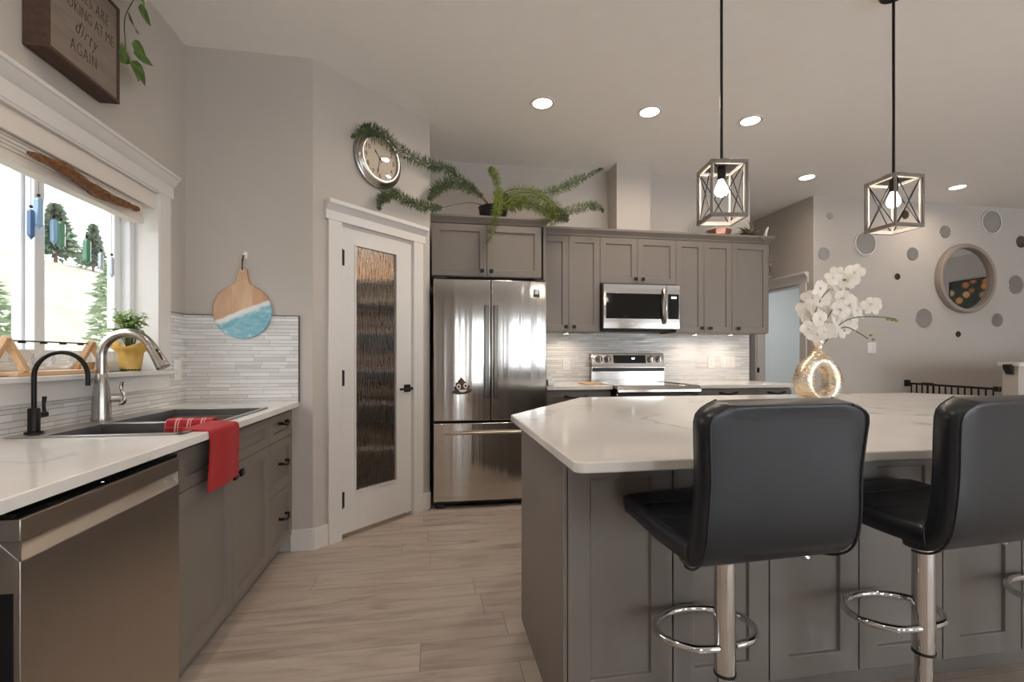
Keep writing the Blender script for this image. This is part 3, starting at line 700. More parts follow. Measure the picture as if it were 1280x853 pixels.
# ================================================================ cabinets and worktops
def knob(parent, x, z, y, s=0.015):
    m = MB().cyl((x, y, z), (x, y - 0.018, z), 0.005, n=8); m.box(x - s, x + s, y - 0.030, y - 0.018, z - s, z + s)
    return m.build('knob', 'black_metal', parent, bev=0.002, label='square black knob')
def pull(parent, x0, x1, z, y):
    m = MB(); pts = []
    for k in range(13):
        u = k / 12; pts.append((x0 + (x1 - x0) * u, y - 0.02 - 0.014 * math.sin(math.pi * u), z - 0.012 * math.sin(math.pi * u)))
    m.tube(pts, [0.0075 if 0 < k < 12 else 0.009 for k in range(13)], 8)
    m.cyl((x0, y, z), (x0, y - 0.024, z), 0.008, n=10).cyl((x1, y, z), (x1, y - 0.024, z), 0.008, n=10)
    return m.build('handle', 'black_metal', parent, smooth=True, label='black bar pull')
GAP = 0.0016
def front(name, parent, x0, x1, z0, z1, y=0.0, st_=0.057):
    return MB().shaker(x0 + GAP, x1 - GAP, z0 + GAP, z1 - GAP, y, 0.02, st_).build(name, 'cabinet_paint', parent, bev=0.0015)
def cab(name, label, loc, rot, w, h, depth, toe=0.105, group=None, cat='cabinet', hollow=False):
    """carcass with its doors' back plane at y = 0; doors stand 20 mm proud of it"""
    t = thing(name, label, cat, loc, rot, group)
    m = MB()
    if hollow: m.box(0, 0.016, 0.001, depth, toe, h).box(w - 0.016, w, 0.001, depth, toe, h).box(0.016, w - 0.016, 0.001, depth, toe, toe + 0.016).box(0.016, w - 0.016, depth - 0.008, depth, toe + 0.016, h).box(0.016, w - 0.016, 0.001, 0.012, 0.70, h)
    else: m.box(0, w, 0.001, depth, toe, h)
    m.build('body', 'cabinet_paint', t, bev=0.001)
    if toe: MB().box(0, w, 0.055, depth - 0.01, 0, toe).build('toe_kick', 'cabinet_paint', t)
    return t
# --- sink run (fronts face +x): local x runs along +y
FX = -0.87
HB = 0.885
c1 = cab('sink_cabinet', 'grey double door sink cabinet under the red towel', (FX, 1.76, 0), 90, 0.913, HB, 0.565, hollow=True)
front('false_drawer', c1, 0, 0.913, 0.722, 0.868)
d = front('door', c1, 0, 0.4475, 0.108, 0.722); k = knob(d, 0.415, 0.682, -0.02)
d = front('door', c1, 0.4475, 0.913, 0.108, 0.722); k = knob(d, 0.482, 0.682, -0.02)
c2 = cab('drawer_cabinet', 'grey three drawer cabinet between the sink cabinet and the pantry wall', (FX, 2.674, 0), 90, 0.404, HB, 0.565)
for z0, z1, hz in ((0.722, 0.868, 0.812), (0.432, 0.722, 0.586), (0.108, 0.432, 0.277)):
    d = front('drawer', c2, 0, 0.384, z0, z1, st_=0.05); pull(d, 0.15, 0.262, hz + 0.004, -0.02)
MB().box(0.385, 0.404, -0.018, 0.0, 0.108, 0.868).build('filler', 'cabinet_paint', c2)
c3 = cab('end_cabinet', 'grey cabinet at the near end of the sink run beyond the dishwasher', (-0.93, 0.55, 0), 90, 0.545, HB, 0.505)
front('door', c3, 0, 0.545, 0.108, 0.868)
# dishwasher
dw = thing('dishwasher', 'dark stainless dishwasher with a pocket handle beside the sink cabinet', 'dishwasher', (-0.90, 1.128, 0), 90)
W = 0.618; yf = -0.062
for x0 in (0.0, W - 0.004): MB().prism([(yf + 0.0005, 0.764), (yf + 0.036, 0.803), (yf + 0.036, 0.8065), (yf + 0.0005, 0.8065)], x0, x0 + 0.004, 'x').build('handle_end_cap', 'steel_bright', dw)
text_mesh('print', 'iN', 0.019, 'white_plastic', dw, Matrix(((1, 0, 0, W - 0.048), (0, 0.667, -0.745, yf + 0.0165), (0, 0.745, 0.667, 0.7835), (0, 0, 0, 1))), 0.0003)
MB().box(0.004, W - 0.004, 0.0, 0.52, 0.10, 0.878).build('tub', 'black_plastic', dw)
MB().box(0.02, W - 0.02, 0.06, 0.5, 0, 0.10).build('toe_kick', 'black_plastic', dw)
dp = MB(); yb, yf = 0.0, -0.062
prof = [(yb, 0.105), (yf, 0.105), (yf, 0.762), (yf + 0.001, 0.766), (yf + 0.034, 0.800), (yf + 0.036, 0.806), (yf, 0.806), (yf, 0.852), (yb, 0.852)]
dp.prism(prof, 0.0, W, 'x'); dpo = dp.build('door', 'steel_warm', dw, bev=0.0015)
MB().box(0.0, W, yb - 0.055, yb, 0.852, 0.862).build('control_strip', 'black_gloss', dw, label='black control strip along the top edge')
MB().cyl((0.26, -0.054, 0.8622), (0.26, -0.054, 0.8626), 0.003, n=8).build('indicator_light', 'display_glow', dw)
MB().box(-0.0015, 0.0, yf + 0.012, yb, 0.106, 0.70).build('side_gasket', 'black_plastic', dw)
# worktop and sink
SX0, SX1, SY0, SY1 = -1.405, -0.885, 1.825, 2.70
wt = MB().slab_hole(XL, -0.81, 0.55, YS - 0.009, 0.885, 0.915, SX0 + 0.012, SX1 - 0.012, SY0 + 0.012, SY1 - 0.012).build('worktop', 'quartz', None, bev=0.003)
tag(wt, 'pale quartz worktop around the stainless sink', 'worktop')
sk = thing('kitchen_sink', 'double bowl stainless steel sink set into the pale worktop', 'sink', (-1.145, 2.26, 0.915))
bx = [(SY0 + 0.022, 2.138), (2.182, SY1 - 0.022)]; BX0, BX1 = -1.305, SX1 + 0.018; rt = 0.921
m = MB()
for a, b, c_, d_ in ((SX0, BX0, SY0, SY1), (BX1, SX1, SY0, SY1), (BX0, BX1, SY0, bx[0][0]), (BX0, BX1, bx[0][1], bx[1][0]), (BX0, BX1, bx[1][1], SY1)):
    m.box(a, b, c_, d_, 0.9155, rt)
m.build('rim', 'sink_rim_steel', sk, w=True, bev=0.0015)
for y0, y1 in bx:
    bz = 0.71; m = MB(); r = 0.02
    m.add([(BX0, y0, rt - 0.002), (BX1, y0, rt - 0.002), (BX1, y1, rt - 0.002), (BX0, y1, rt - 0.002), (BX0 + r, y0 + r, bz), (BX1 - r, y0 + r, bz), (BX1 - r, y1 - r, bz), (BX0 + r, y1 - r, bz)],
          [(0, 4, 5, 1), (1, 5, 6, 2), (2, 6, 7, 3), (3, 7, 4, 0), (4, 7, 6, 5)])
    b = m.build('bowl', 'sink_steel', sk, w=True)
    sd = b.modifiers.new('thickness', 'SOLIDIFY'); sd.thickness = 0.0015; sd.offset = 1
    cx, cy = (BX0 + BX1) / 2, (y0 + y1) / 2
    MB().lathe([(0.0, bz + 0.002), (0.03, bz + 0.002), (0.045, bz + 0.004), (0.045, bz + 0.0005)], (cx, cy, 0), 24).build('drain', 'chrome', b, w=True, smooth=True)
# pull-down faucet
fb = (-1.37, 2.24, 0.921)
fc = thing('kitchen_faucet', 'tall brushed nickel pull down faucet behind the sink', 'faucet', fb)
MB().lathe([(0.036, 0), (0.037, 0.004), (0.034, 0.02), (0.033, 0.06), (0.030, 0.11), (0.024, 0.16), (0.0205, 0.19), (0.019, 0.195)], fb, 28).build('base', 'nickel', fc, w=True, smooth=True)
pts = [(0, 0, 0.19), (0, 0, 0.27)]; ra = 0.098; ca = 0.27
for k in range(1, 25):
    a = math.pi * k / 24 * 0.86; pts.append((ra - ra * math.cos(a), 0.0, ca + ra * math.sin(a)))
MB().tube([(fb[0] + p[0], fb[1] + p[1], fb[2] + p[2]) for p in pts], 0.0185, 18).build('spout', 'nickel', fc, w=True, smooth=True)
e = Vector(pts[-1]); dr = (e - Vector(pts[-2])).normalized(); F_ = Vector(fb)
hd_ = MB(); hp = [F_ + e + dr * t for t in (-0.004, 0.004, 0.03, 0.085, 0.10, 0.104)]
hd_.tube(hp, [0.020, 0.021, 0.0215, 0.026, 0.0275, 0.024], 20); sh = hd_.build('spray_head', 'nickel', fc, w=True, smooth=True)
nrm = Vector((dr.z, 0, -dr.x)); nrm = -nrm if nrm.z < 0 else nrm; nrm = (nrm + Vector((0.1, -0.75, 0))).normalized()
for t, l in ((0.028, 0.006), (0.055, 0.016)):
    c_ = F_ + e + dr * t + nrm * 0.0235
    MB().tube([c_ - dr * l, c_ + dr * l], 0.007, 10, flat=0.4).build('spray_button', 'black_plastic', sh, w=True, smooth=True)
hm_ = MB().cyl((fb[0] + 0.015, fb[1] + 0.015, fb[2] + 0.085), (fb[0] + 0.052, fb[1] + 0.034, fb[2] + 0.087), 0.0125, n=16)
hm_.tube(smoothpath([(fb[0] + 0.046, fb[1] + 0.032, fb[2] + 0.068), (fb[0] + 0.060, fb[1] + 0.037, fb[2] + 0.072), (fb[0] + 0.064, fb[1] + 0.039, fb[2] + 0.095), (fb[0] + 0.054, fb[1] + 0.035, fb[2] + 0.130), (fb[0] + 0.056, fb[1] + 0.036, fb[2] + 0.162)], 6), [0.0125] * 6 + [0.0115] * 6 + [0.009] * 6 + [0.0105] * 7, 12, flat=0.75)
hm_.build('handle', 'chrome', fc, w=True, smooth=True)
# small dark filtered water faucet
gb = (-1.374, 1.905, 0.921)
gf = thing('water_filter_faucet', 'slim black gooseneck water faucet at the near end of the sink', 'faucet', gb)
MB().lathe([(0.026, 0), (0.026, 0.006), (0.017, 0.008), (0.017, 0.085), (0.015, 0.088)], gb, 24).build('base', 'black_metal', gf, w=True, smooth=True)
pts = [(gb[0], gb[1], gb[2] + 0.08), (gb[0], gb[1], gb[2] + 0.20)]; ra = 0.083
for k in range(1, 21):
    a = math.pi * k / 20; pts.append((gb[0] + ra - ra * math.cos(a), gb[1], gb[2] + 0.20 + ra * math.sin(a)))
pts.append((gb[0] + 2 * ra, gb[1], gb[2] + 0.165))
MB().tube(pts, 0.0075, 12).build('spout', 'black_metal', gf, w=True, smooth=True)
MB().cyl((gb[0] + 0.0, gb[1] + 0.015, gb[2] + 0.06), (gb[0] + 0.0, gb[1] + 0.05, gb[2] + 0.062), 0.011, n=12).tube([(gb[0], gb[1] + 0.045, gb[2] + 0.06), (gb[0], gb[1] + 0.042, gb[2] + 0.095), (gb[0], gb[1] + 0.046, gb[2] + 0.125)], [0.006, 0.005, 0.007], 10).build('handle', 'black_metal', gf, w=True, smooth=True)
# towels
def cloth(path, x0, x1, mat, name, label, axis, seed, th=0.006, waves=2.2, amp=0.004, fan=0.0):
    """draped sheet following a side-view path"""
    rnd = random.Random(seed); P = smoothpath(path, 6); n = len(P); nx = 18; vs = []; fs = []
    for i, p in enumerate(P):
        u_ = i / (n - 1)
        for k in range(nx + 1):
            s_ = k / nx; w_ = amp * math.sin(s_ * waves * 6.283 + 1.3 * u_ + seed) * (0.35 + u_)
            e_ = x0 + (x1 - x0) * s_ + fan * u_ * (s_ - 0.5)
            vs.append((p[0] + w_ * (0.8 if axis == 'y' else 0), e_, p[2] + 0.25 * abs(w_)) if axis == 'y' else (e_, p[1] + w_ * 0.8, p[2] + 0.25 * abs(w_)))
    for i in range(n - 1):
        for k in range(nx):
            a = i * (nx + 1) + k; fs.append((a, a + 1, a + nx + 2, a + nx + 1))
    m = MB(); m.add(vs, fs); o = m.build(name, mat, None, smooth='all')
    sd = o.modifiers.new('thickness', 'SOLIDIFY'); sd.thickness = th; sd.offset = 1 if axis == 'y' else 0
    sb = o.modifiers.new('subdivision', 'SUBSURF'); sb.levels = 1; sb.render_levels = 1
    return tag(o, label, 'towel')
cloth([(-0.905, 0, 0.9255), (-0.86, 0, 0.924), (-0.83, 0, 0.921), (-0.806, 0, 0.916), (-0.797, 0, 0.895), (-0.797, 0, 0.82), (-0.800, 0, 0.75), (-0.801, 0, 0.688)], 1.895, 2.145, 'towel_red', 'dish_towel', 'plain red dish towel hanging over the worktop edge', 'y', 3, 0.009, 1.2, 0.005, 0.02)
cloth([(0, 2.19, 0.84), (0, 2.188, 0.90), (0, 2.18, 0.926), (0, 2.16, 0.931), (0, 2.14, 0.926), (0, 2.128, 0.90), (0, 2.124, 0.86), (0, 2.120, 0.82)], -1.075, -0.90, 'towel_plaid', 'dish_cloth', 'red checked dish cloth folded over the divider of the sink', 'x', 5, 0.008, 1.5, 0.005, 0.0)

# --- cooking run: fronts face -y, origin at the door back plane
def upper(name, label, x0, x1, z0, z1, y, doors, knobs, group='wall cabinets above the range'):
    t = thing(name, label, 'cabinet', (x0, y, z0), 0, group)
    MB().box(0, x1 - x0, 0.001, YB - 0.004 - y, 0, z1 - z0).build('body', 'cabinet_paint', t, bev=0.001)
    for (a, b), kx in zip(doors, knobs):
        d = front('door', t, a - x0, b - x0, 0.003, z1 - z0 - 0.012)
        if kx is not None: knob(d, kx - x0, 0.045, -0.02)
    return t
UY = 4.17
upper('wall_cabinet', 'tall two door wall cabinet between the refrigerator and the microwave', 0.935, 1.509, 1.42, 2.305, UY, [(0.935, 1.213), (1.213, 1.509)], [1.183, 1.258])
upper('wall_cabinet', 'short two door wall cabinet right above the microwave', 1.509, 2.258, 1.868, 2.305, UY, [(1.509, 1.874), (1.874, 2.258)], [1.85, 1.921])
upper('wall_cabinet', 'tall two door wall cabinet beside the microwave on the doorway side', 2.258, 2.838, 1.42, 2.305, UY, [(2.258, 2.545), (2.545, 2.838)], [2.52, 2.603])
upper('wall_cabinet', 'single door wall cabinet at the open end near the doorway', 2.838, 3.232, 1.42, 2.305, UY, [(2.838, 3.232)], [2.897])
cf = upper('fridge_cabinet', 'deep two door cabinet above the refrigerator carrying the black fern pot', -0.012, 0.895, 1.848, 2.29, 3.89, [(-0.012, 0.435), (0.435, 0.895)], [0.395, 0.471], None)
tag(MB().box(0.911, 0.931, 3.87, YB - 0.004, 0.0, 2.29).build('gable_end', 'cabinet_paint', None, bev=0.001), 'tall grey panel between the refrigerator and the base cabinet', 'end board')
def crownmold(name, label, poly_runs):
    m = MB()
    for run in poly_runs: m.add(*run)
    return m
def crown_run(pts, zs, offs):
    """sweep a stepped crown profile along a plan polyline (outside on the left of travel)"""
    P = [Vector((p[0], p[1])) for p in pts]; n = len(P); vs = []; fs = []
    for i in range(n):
        d1 = (P[i] - P[i - 1]).normalized() if i > 0 else (P[1] - P[0]).normalized(); d2 = (P[i + 1] - P[i]).normalized() if i < n - 1 else d1
        n1 = Vector((d1.y, -d1.x)); n2 = Vector((d2.y, -d2.x)); b = (n1 + n2); b = b / (b.length_squared / 2) if b.length > 1e-6 else n1
        for o_, z in zip(offs, zs): vs.append((P[i].x + b.x * o_, P[i].y + b.y * o_, z))
    k = len(zs)
    for i in range(n - 1):
        for j in range(k):
            j2 = (j + 1) % k; fs.append((i * k + j, (i + 1) * k + j, (i + 1) * k + j2, i * k + j2))
    fs += [tuple(range(k)), tuple(range((n - 1) * k, n * k))[::-1]]
    m = MB(); m.add(vs, fs); return m
czs = [2.295, 2.312, 2.345, 2.362, 2.362, 2.295]; cof = [0.0, 0.008, 0.036, 0.038, -0.02, -0.02]
o = crown_run([(0.941, 4.15), (3.234, 4.15), (3.234, YB - 0.004)], czs, cof).build('crown_molding', 'cabinet_paint', None, bev=0.0)
tag(o, 'long grey crown molding over the wall cabinets', 'molding')
czs2 = [2.281, 2.296, 2.325, 2.340, 2.340, 2.281]
crown_run([(-0.02, 3.87), (0.929, 3.87), (0.929, 4.10)], czs2, cof).build('crown_molding', 'cabinet_paint', cf, w=True)
o = crown_run([(0.945, 4.152), (1.505, 4.152)], [1.385, 1.385, 1.42, 1.42], [0, -0.02, -0.02, 0]).build('x', 'cabinet_paint') if False else None
# puck lights under the wall cabinets
def puck(x, y, label):
    t = thing('puck_light', label, 'light', (x, y, 1.405), 0, 'puck lights under the wall cabinets')
    MB().lathe([(0.0, 0.015), (0.036, 0.015), (0.036, 0.004), (0.030, 0.001)], (0, 0, 0), 20, cap=False).build('ring', 'nickel', t, smooth=True)
    MB().lathe([(0.0, 0.002), (0.029, 0.002)], (0, 0, 0), 20, cap=False).build('lens', 'puck_glow', t)
    a = area('puck_lamp', (x, y, 1.403), (0, 0, 0), 0.05, 0.05, 0.7, WARM, 160, 'DISK'); return t
puck(1.22, 4.27, 'small puck light under the cabinet next to the refrigerator')
puck(2.52, 4.27, 'small puck light under the two door cabinet past the microwave')
puck(2.90, 4.27, 'small puck light under the end cabinet by the doorway')
# base cabinets
BY = 3.875
b1 = cab('base_cabinet', 'grey base cabinet between the refrigerator and the range', (0.935, BY, 0), 0, 0.565, HB, 0.595, group='base cabinets beside the range')
d = front('drawer', b1, 0, 0.565, 0.722, 0.868, st_=0.045); pull(d, 0.16, 0.34, 0.832, -0.02); front('door', b1, 0, 0.565, 0.108, 0.722)
b2 = cab('base_cabinet', 'wider grey base cabinet past the range', (2.285, BY, 0), 0, 0.605, HB, 0.595, group='base cabinets beside the range')
d = front('drawer', b2, 0, 0.605, 0.722, 0.868, st_=0.045); pull(d, 0.235, 0.385, 0.845, -0.02); front('door', b2, 0, 0.3025, 0.108, 0.722); front('door', b2, 0.3025, 0.605, 0.108, 0.722)
b3 = cab('base_cabinet', 'narrow grey base cabinet at the end of the cooking run', (2.891, BY, 0), 0, 0.345, HB, 0.595, group='base cabinets beside the range')
d = front('drawer', b3, 0, 0.345, 0.722, 0.868, st_=0.045); pull(d, 0.105, 0.26, 0.845, -0.02); front('door', b3, 0, 0.345, 0.108, 0.722)
for b_ in (b1, b2, b3): b_.scale = (1, 1, 1.033)
tag(MB().box(0.932, 1.506, 3.825, YB - 0.01, 0.915, 0.946).build('worktop', 'quartz', None, bev=0.003), 'short pale worktop between the refrigerator and the range', 'worktop')
tag(MB().box(2.279, 3.262, 3.825, YB - 0.012, 0.915, 0.946).build('worktop', 'quartz', None, bev=0.003), 'pale worktop past the range ending at the hall', 'worktop')

# ================================================================ refrigerator
fr = thing('refrigerator', 'stainless french door refrigerator with a bottom freezer', 'refrigerator', (0.0, 3.73, 0))
FW = 0.908
MB().box(0.004, FW - 0.004, 0.075, 0.735, 0.035, 1.785).build('body', 'grey_rubber', fr, bev=0.004)
def fdoor(x0, x1, z0, z1, crown_):
    """slightly bowed door skin"""
    n = 14; vs = []; fs = []; poly = []
    for k in range(n + 1):
        u = k / n; x = x0 + (x1 - x0) * u; poly.append((x, -crown_(x)))
    poly += [(x1, 0.068), (x0, 0.068)]
    m = MB(); m.prism(poly, z0, z1, 'z'); return m
bow = lambda x: 0.012 * (1 - ((x - FW / 2) / (FW / 2)) ** 2) - 0.002
for x0, x1, hx_ in ((0.003, 0.4495, 0.416), (0.4545, FW - 0.003, 0.488)):
    d = fdoor(x0, x1, 0.69, 1.80, bow).build('door', 'steel_fridge', fr, bev=0.006, seg=3)
    m = MB(); m.box(hx_ - 0.019, hx_ + 0.019, -0.0125, -0.0095, 0.865, 1.60)
    r_ = m.build('handle_recess', 'black_plastic', d, bev=0.001) if False else None
    hm_ = MB(); ps = []
    hm_.box(hx_ - 0.017, hx_ + 0.017, -0.034, -0.020, 0.865, 1.60).box(hx_ - 0.012, hx_ + 0.012, -0.022, -0.004, 0.88, 0.93).box(hx_ - 0.012, hx_ + 0.012, -0.022, -0.004, 1.535, 1.585)
    hm_.build('handle', 'steel_dark', d, bev=0.004)
dz = fdoor(0.003, FW - 0.003, 0.06, 0.672, bow).build('freezer_drawer', 'steel_fridge', fr, bev=0.006, seg=3)
hm_ = MB(); ps = []
for k in range(15):
    u = k / 14; x = 0.088 + (FW - 0.176) * u; ps.append((x, -bow(x) - 0.002 - 0.03 * math.sin(math.pi * u) ** 0.3, 0.592 + 0.006 * math.sin(math.pi * u)))
hm_.tube(ps, 0.0145, 12, flat=0.8); hm_.build('handle', 'steel_warm', dz, smooth=True)
for x in (0.06, FW - 0.06):
    MB().box(x - 0.03, x + 0.03, 0.03, 0.12, 0.0, 0.035).build('foot', 'black_plastic', fr, bev=0.004)
    MB().box(x - 0.045, x + 0.045, 0.0, 0.08, 1.80, 1.815).build('hinge_cover', 'grey_rubber', fr, bev=0.003)
MB().box(0.02, FW - 0.02, 0.04, 0.075, 0.03, 0.06).build('kick_grille', 'black_plastic', fr)
lb = MB().box(0.795, 0.848, -bow(0.82) - 0.0035, -bow(0.82) + 0.002, 1.672, 1.733).build('energy_sticker', 'black_plastic', fr, label='small black sticker with pale print')
MB().box(0.805, 0.838, -bow(0.82) - 0.0045, -bow(0.82) - 0.003, 1.695, 1.727).box(0.815, 0.828, -bow(0.82) - 0.0052, -bow(0.82) - 0.004, 1.702, 1.722).build('print', 'nickel', lb)
# smiling swirl magnet
mg = thing('fridge_magnet', 'smiling brown swirl magnet on the refrigerator door', 'magnet', (0.227, 3.73 - bow(0.227) - 0.0005, 0.90))
m = MB(); m.M = Matrix.Translation((0, 0, 0)) @ Matrix.Rotation(R(-6), 4, 'Y')
for cz, hx_, hz, px_ in ((0.022, 0.077, 0.024, 0), (0.052, 0.064, 0.027, 0), (0.082, 0.045, 0.021, -0.002), (0.104, 0.026, 0.015, 0.0), (0.118, 0.011, 0.012, 0.004)):
    m.sphere((px_, -0.002, cz), 1.0, 20, 10, hx_, 0.009, hz)
m.build('body', 'magnet_brown', mg, smooth='all')
for s_ in (-1, 1):
    e = MB().sphere((s_ * 0.0265 - 0.004, -0.0105, 0.062 + s_ * 0.003), 1.0, 18, 8, 0.0165, 0.003, 0.022).build('eye', 'magnet_white', mg, smooth='all')
    MB().sphere((s_ * 0.0265 - 0.003, -0.0135, 0.062 + s_ * 0.003), 1.0, 14, 8, 0.0075, 0.002, 0.012).build('pupil', 'black_plastic', e, smooth='all')
m = MB(); pl = [(-0.032, 0.034), (0.034, 0.037)]
for k in range(1, 12):
    a = math.pi * k / 12; pl.append((0.001 + 0.033 * math.cos(a), 0.036 - 0.020 * math.sin(a)))
m.prism([(z, x) for x, z in pl], -0.014, -0.009, 'y'); m.build('mouth', 'magnet_white', mg)

# ================================================================ range
rg = thing('range', 'stainless electric range with a rear control panel', 'range', (1.513, 3.80, 0))
RW = 0.757; rg.scale = (1, 1, 1.024)
MB().box(0, RW, 0.03, 0.66, 0.09, 0.905).build('body', 'black_plastic', rg)
for x in (0.04, RW - 0.04):
    for y in (0.08, 0.6): MB().cyl((x, y, 0), (x, y, 0.09), 0.018, n=12).build('foot', 'black_plastic', rg)
ct = MB().box(0.002, RW - 0.002, -0.02, 0.60, 0.905, 0.922).build('cooktop', 'black_gloss', rg, bev=0.004)
for x, y, r_ in ((0.19, 0.14, 0.10), (0.56, 0.14, 0.115), (0.19, 0.43, 0.075), (0.56, 0.43, 0.09)):
    MB().lathe([(r_, 0.9222), (r_ + 0.003, 0.9226), (r_ + 0.005, 0.9222)], (x, y, 0), 32, cap=False).build('burner_ring', 'grey_rubber', ct)
MB().prism([(-0.02, 0.929), (-0.030, 0.929), (-0.062, 0.898), (-0.064, 0.872), (-0.02, 0.872)], 0.0, RW, 'x').box(0, 0.022, -0.02, 0.6, 0.90, 0.928).box(RW - 0.022, RW, -0.02, 0.6, 0.90, 0.928).build('top_trim', 'steel_bright', rg, bev=0.006, seg=3)
od = MB().box(0.006, RW - 0.006, -0.03, 0.03, 0.24, 0.868).build('oven_door', 'steel_bright', rg, bev=0.006)
MB().box(0.11, RW - 0.11, -0.034, -0.028, 0.36, 0.70).build('window', 'black_gloss', od)
hm_ = MB().tube([(0.06, -0.075, 0.825), (RW / 2, -0.082, 0.825), (RW - 0.06, -0.075, 0.825)], 0.013, 12)
for x in (0.08, RW - 0.08): hm_.cyl((x, -0.03, 0.825), (x, -0.075, 0.825), 0.011)
hm_.build('handle', 'steel_bright', od, smooth=True)
MB().box(0.006, RW - 0.006, -0.028, 0.03, 0.10, 0.232).build('warming_drawer', 'steel_bright', rg, bev=0.004)
bg = MB(); bg.prism([(0.60, 0.905), (0.672, 0.905), (0.672, 1.198), (0.622, 1.198), (0.592, 1.075), (0.592, 1.05), (0.605, 1.045), (0.605, 1.035), (0.600, 1.030)], 0, RW, 'x')
bgo = bg.build('backguard', 'steel_bright', rg, bev=0.004)
def slope(z): return 0.592 + (z - 1.075) * (0.03 / 0.123)
MB().add([(0.228, slope(1.105) - 0.003, 1.105), (0.56, slope(1.105) - 0.003, 1.105), (0.56, slope(1.182) - 0.003, 1.182), (0.228, slope(1.182) - 0.003, 1.182), (0.228, slope(1.105) + 0.004, 1.105), (0.56, slope(1.105) + 0.004, 1.105), (0.56, slope(1.182) + 0.004, 1.182), (0.228, slope(1.182) + 0.004, 1.182)],
    [(0, 1, 2, 3), (7, 6, 5, 4), (0, 4, 5, 1), (1, 5, 6, 2), (2, 6, 7, 3), (3, 7, 4, 0)]).build('control_display', 'black_gloss', bgo, label='black control display')
MB().box(0.415, 0.445, slope(1.15) - 0.0055, slope(1.15) - 0.003, 1.142, 1.158).build('clock_digits', 'display_glow', bgo)
MB().box(0.01, RW - 0.01, 0.588, 0.602, 1.028, 1.062).build('vent_slot', 'black_plastic', bgo, label='dark vent slot')
for x in (0.078, 0.165, 0.612, 0.700):
    z = 1.146; y = slope(z); k_ = MB().cyl((x, y + 0.002, z), (x, y - 0.006, z - 0.0015), 0.035, n=24).cyl((x, y - 0.006, z - 0.001), (x, y - 0.034, z - 0.007), 0.027, 0.024, 24)
    k_.box(x - 0.005, x + 0.005, y - 0.04, y - 0.03, z - 0.028, z + 0.016); k_.build('knob', 'nickel', bgo, bev=0.001, label='round steel control knob')

# ================================================================ microwave
mw = thing('microwave', 'stainless over the range microwave under the short cabinet', 'microwave', (1.512, 4.085, 1.452))
MW, MH = 0.742, 0.40
MB().box(0.0, MW, 0.02, 0.385, 0.0, MH + 0.012).build('body', 'black_plastic', mw, bev=0.003)
MB().box(0.03, MW - 0.03, 0.04, 0.36, -0.012, 0.0).build('vent_base', 'grey_rubber', mw)
dd = MB(); dd.box(0.003, 0.606, -0.012, 0.02, 0.015, MH).build('x', 'steel_warm') if False else None
wx0, wx1, wz0, wz1 = 0.024, 0.560, 0.088, 0.318
dd = MB()
dd.box(0.003, wx0, -0.014, 0.02, 0.0, MH).box(wx1, 0.607, -0.014, 0.02, 0.0, MH).box(wx0, wx1, -0.014, 0.02, 0.0, wz0).box(wx0, wx1, -0.014, 0.02, wz1, MH)
do = dd.build('door', 'steel_bright', mw)
MB().box(wx0, wx1, -0.0135, 0.018, wz0, wz1).build('window', 'black_gloss', do, label='dark glass window')
hm_ = MB(); ps = []
for k in range(17):
    u = k / 16; ps.append((0.583, -0.016 - 0.045 * math.sin(math.pi * u) ** 0.8, 0.045 + 0.32 * u))
hm_.tube(ps, 0.0155, 12, flat=0.6); hm_.build('handle', 'nickel', do, smooth=True)
cp_ = MB().box(0.611, MW - 0.002, -0.014, 0.02, 0.0, MH).build('control_panel', 'steel_bright', mw)
kp = MB().box(0.626, MW - 0.012, -0.0165, -0.012, 0.088, 0.318).build('keypad', 'black_gloss', cp_, label='black keypad')
MB().box(0.655, 0.705, -0.0175, -0.0163, 0.278, 0.296).build('clock_digits', 'display_glow', kp)
for r_ in range(5):
    for c_ in range(3): pass
MB().box(0.27, 0.325, -0.0148, -0.0138, 0.040, 0.046).build('badge', 'white_plastic', do, label='tiny pale badge')
# ================================================================ island
isl = thing('kitchen_island', 'large grey panelled island carrying the big pale quartz top', 'island', (2.29, 2.19, 0))
base = [(0.40, 1.405), (4.18, 1.405), (4.18, 2.11), (3.58, 3.02), (1.0, 3.02), (0.40, 2.11)]
MB().prism(base, 0.13, 0.885, 'z').build('body', 'cabinet_paint', isl, w=True, bev=0.001)
toe = [(0.405, 1.49), (4.175, 1.49), (4.175, 2.10), (3.575, 3.01), (1.005, 3.01), (0.405, 2.10)]
MB().prism(toe, 0.0, 0.13, 'z').build('toe_kick', 'cabinet_paint', isl, w=True)
edges = [0.40, 0.743, 1.081, 1.418, 1.756, 2.097, 2.44, 2.78, 3.12, 3.46, 3.82, 4.18]
for a, b in zip(edges[:-1], edges[1:]):
    MB().shaker(a + 0.002, b - 0.002, 0.13, 0.884, 1.405, 0.02, 0.07, 0.010, 0.005).build('panel', 'cabinet_paint', isl, w=True, bev=0.0015)
MB().box(0.395, 0.400, 1.387, 2.112, 0.0, 0.885).box(0.388, 0.395, 1.387, 1.425, 0.0, 0.885).build('end_panel', 'cabinet_paint', isl, w=True, bev=0.001)
def rounded(poly, r, n=6):
    out = []; k = len(poly)
    for i in range(k):
        p0, p, p1 = Vector(poly[i - 1]), Vector(poly[i]), Vector(poly[(i + 1) % k])
        a = (p0 - p).normalized(); b = (p1 - p).normalized(); ang = a.angle(b); t = r / math.tan(ang / 2)
        c = p + (a + b).normalized() * (r / math.sin(ang / 2)); s0 = p + a * t - c; s1 = p + b * t - c
        for j in range(n + 1):
            u = j / n; v = (s0 * (1 - u) + s1 * u).normalized() * r; out.append(tuple(c + v))
    return out
top = rounded([(0.36, 1.17), (4.22, 1.17), (4.22, 2.20), (3.60, 3.10), (0.985, 3.10), (0.36, 2.20)], 0.03)
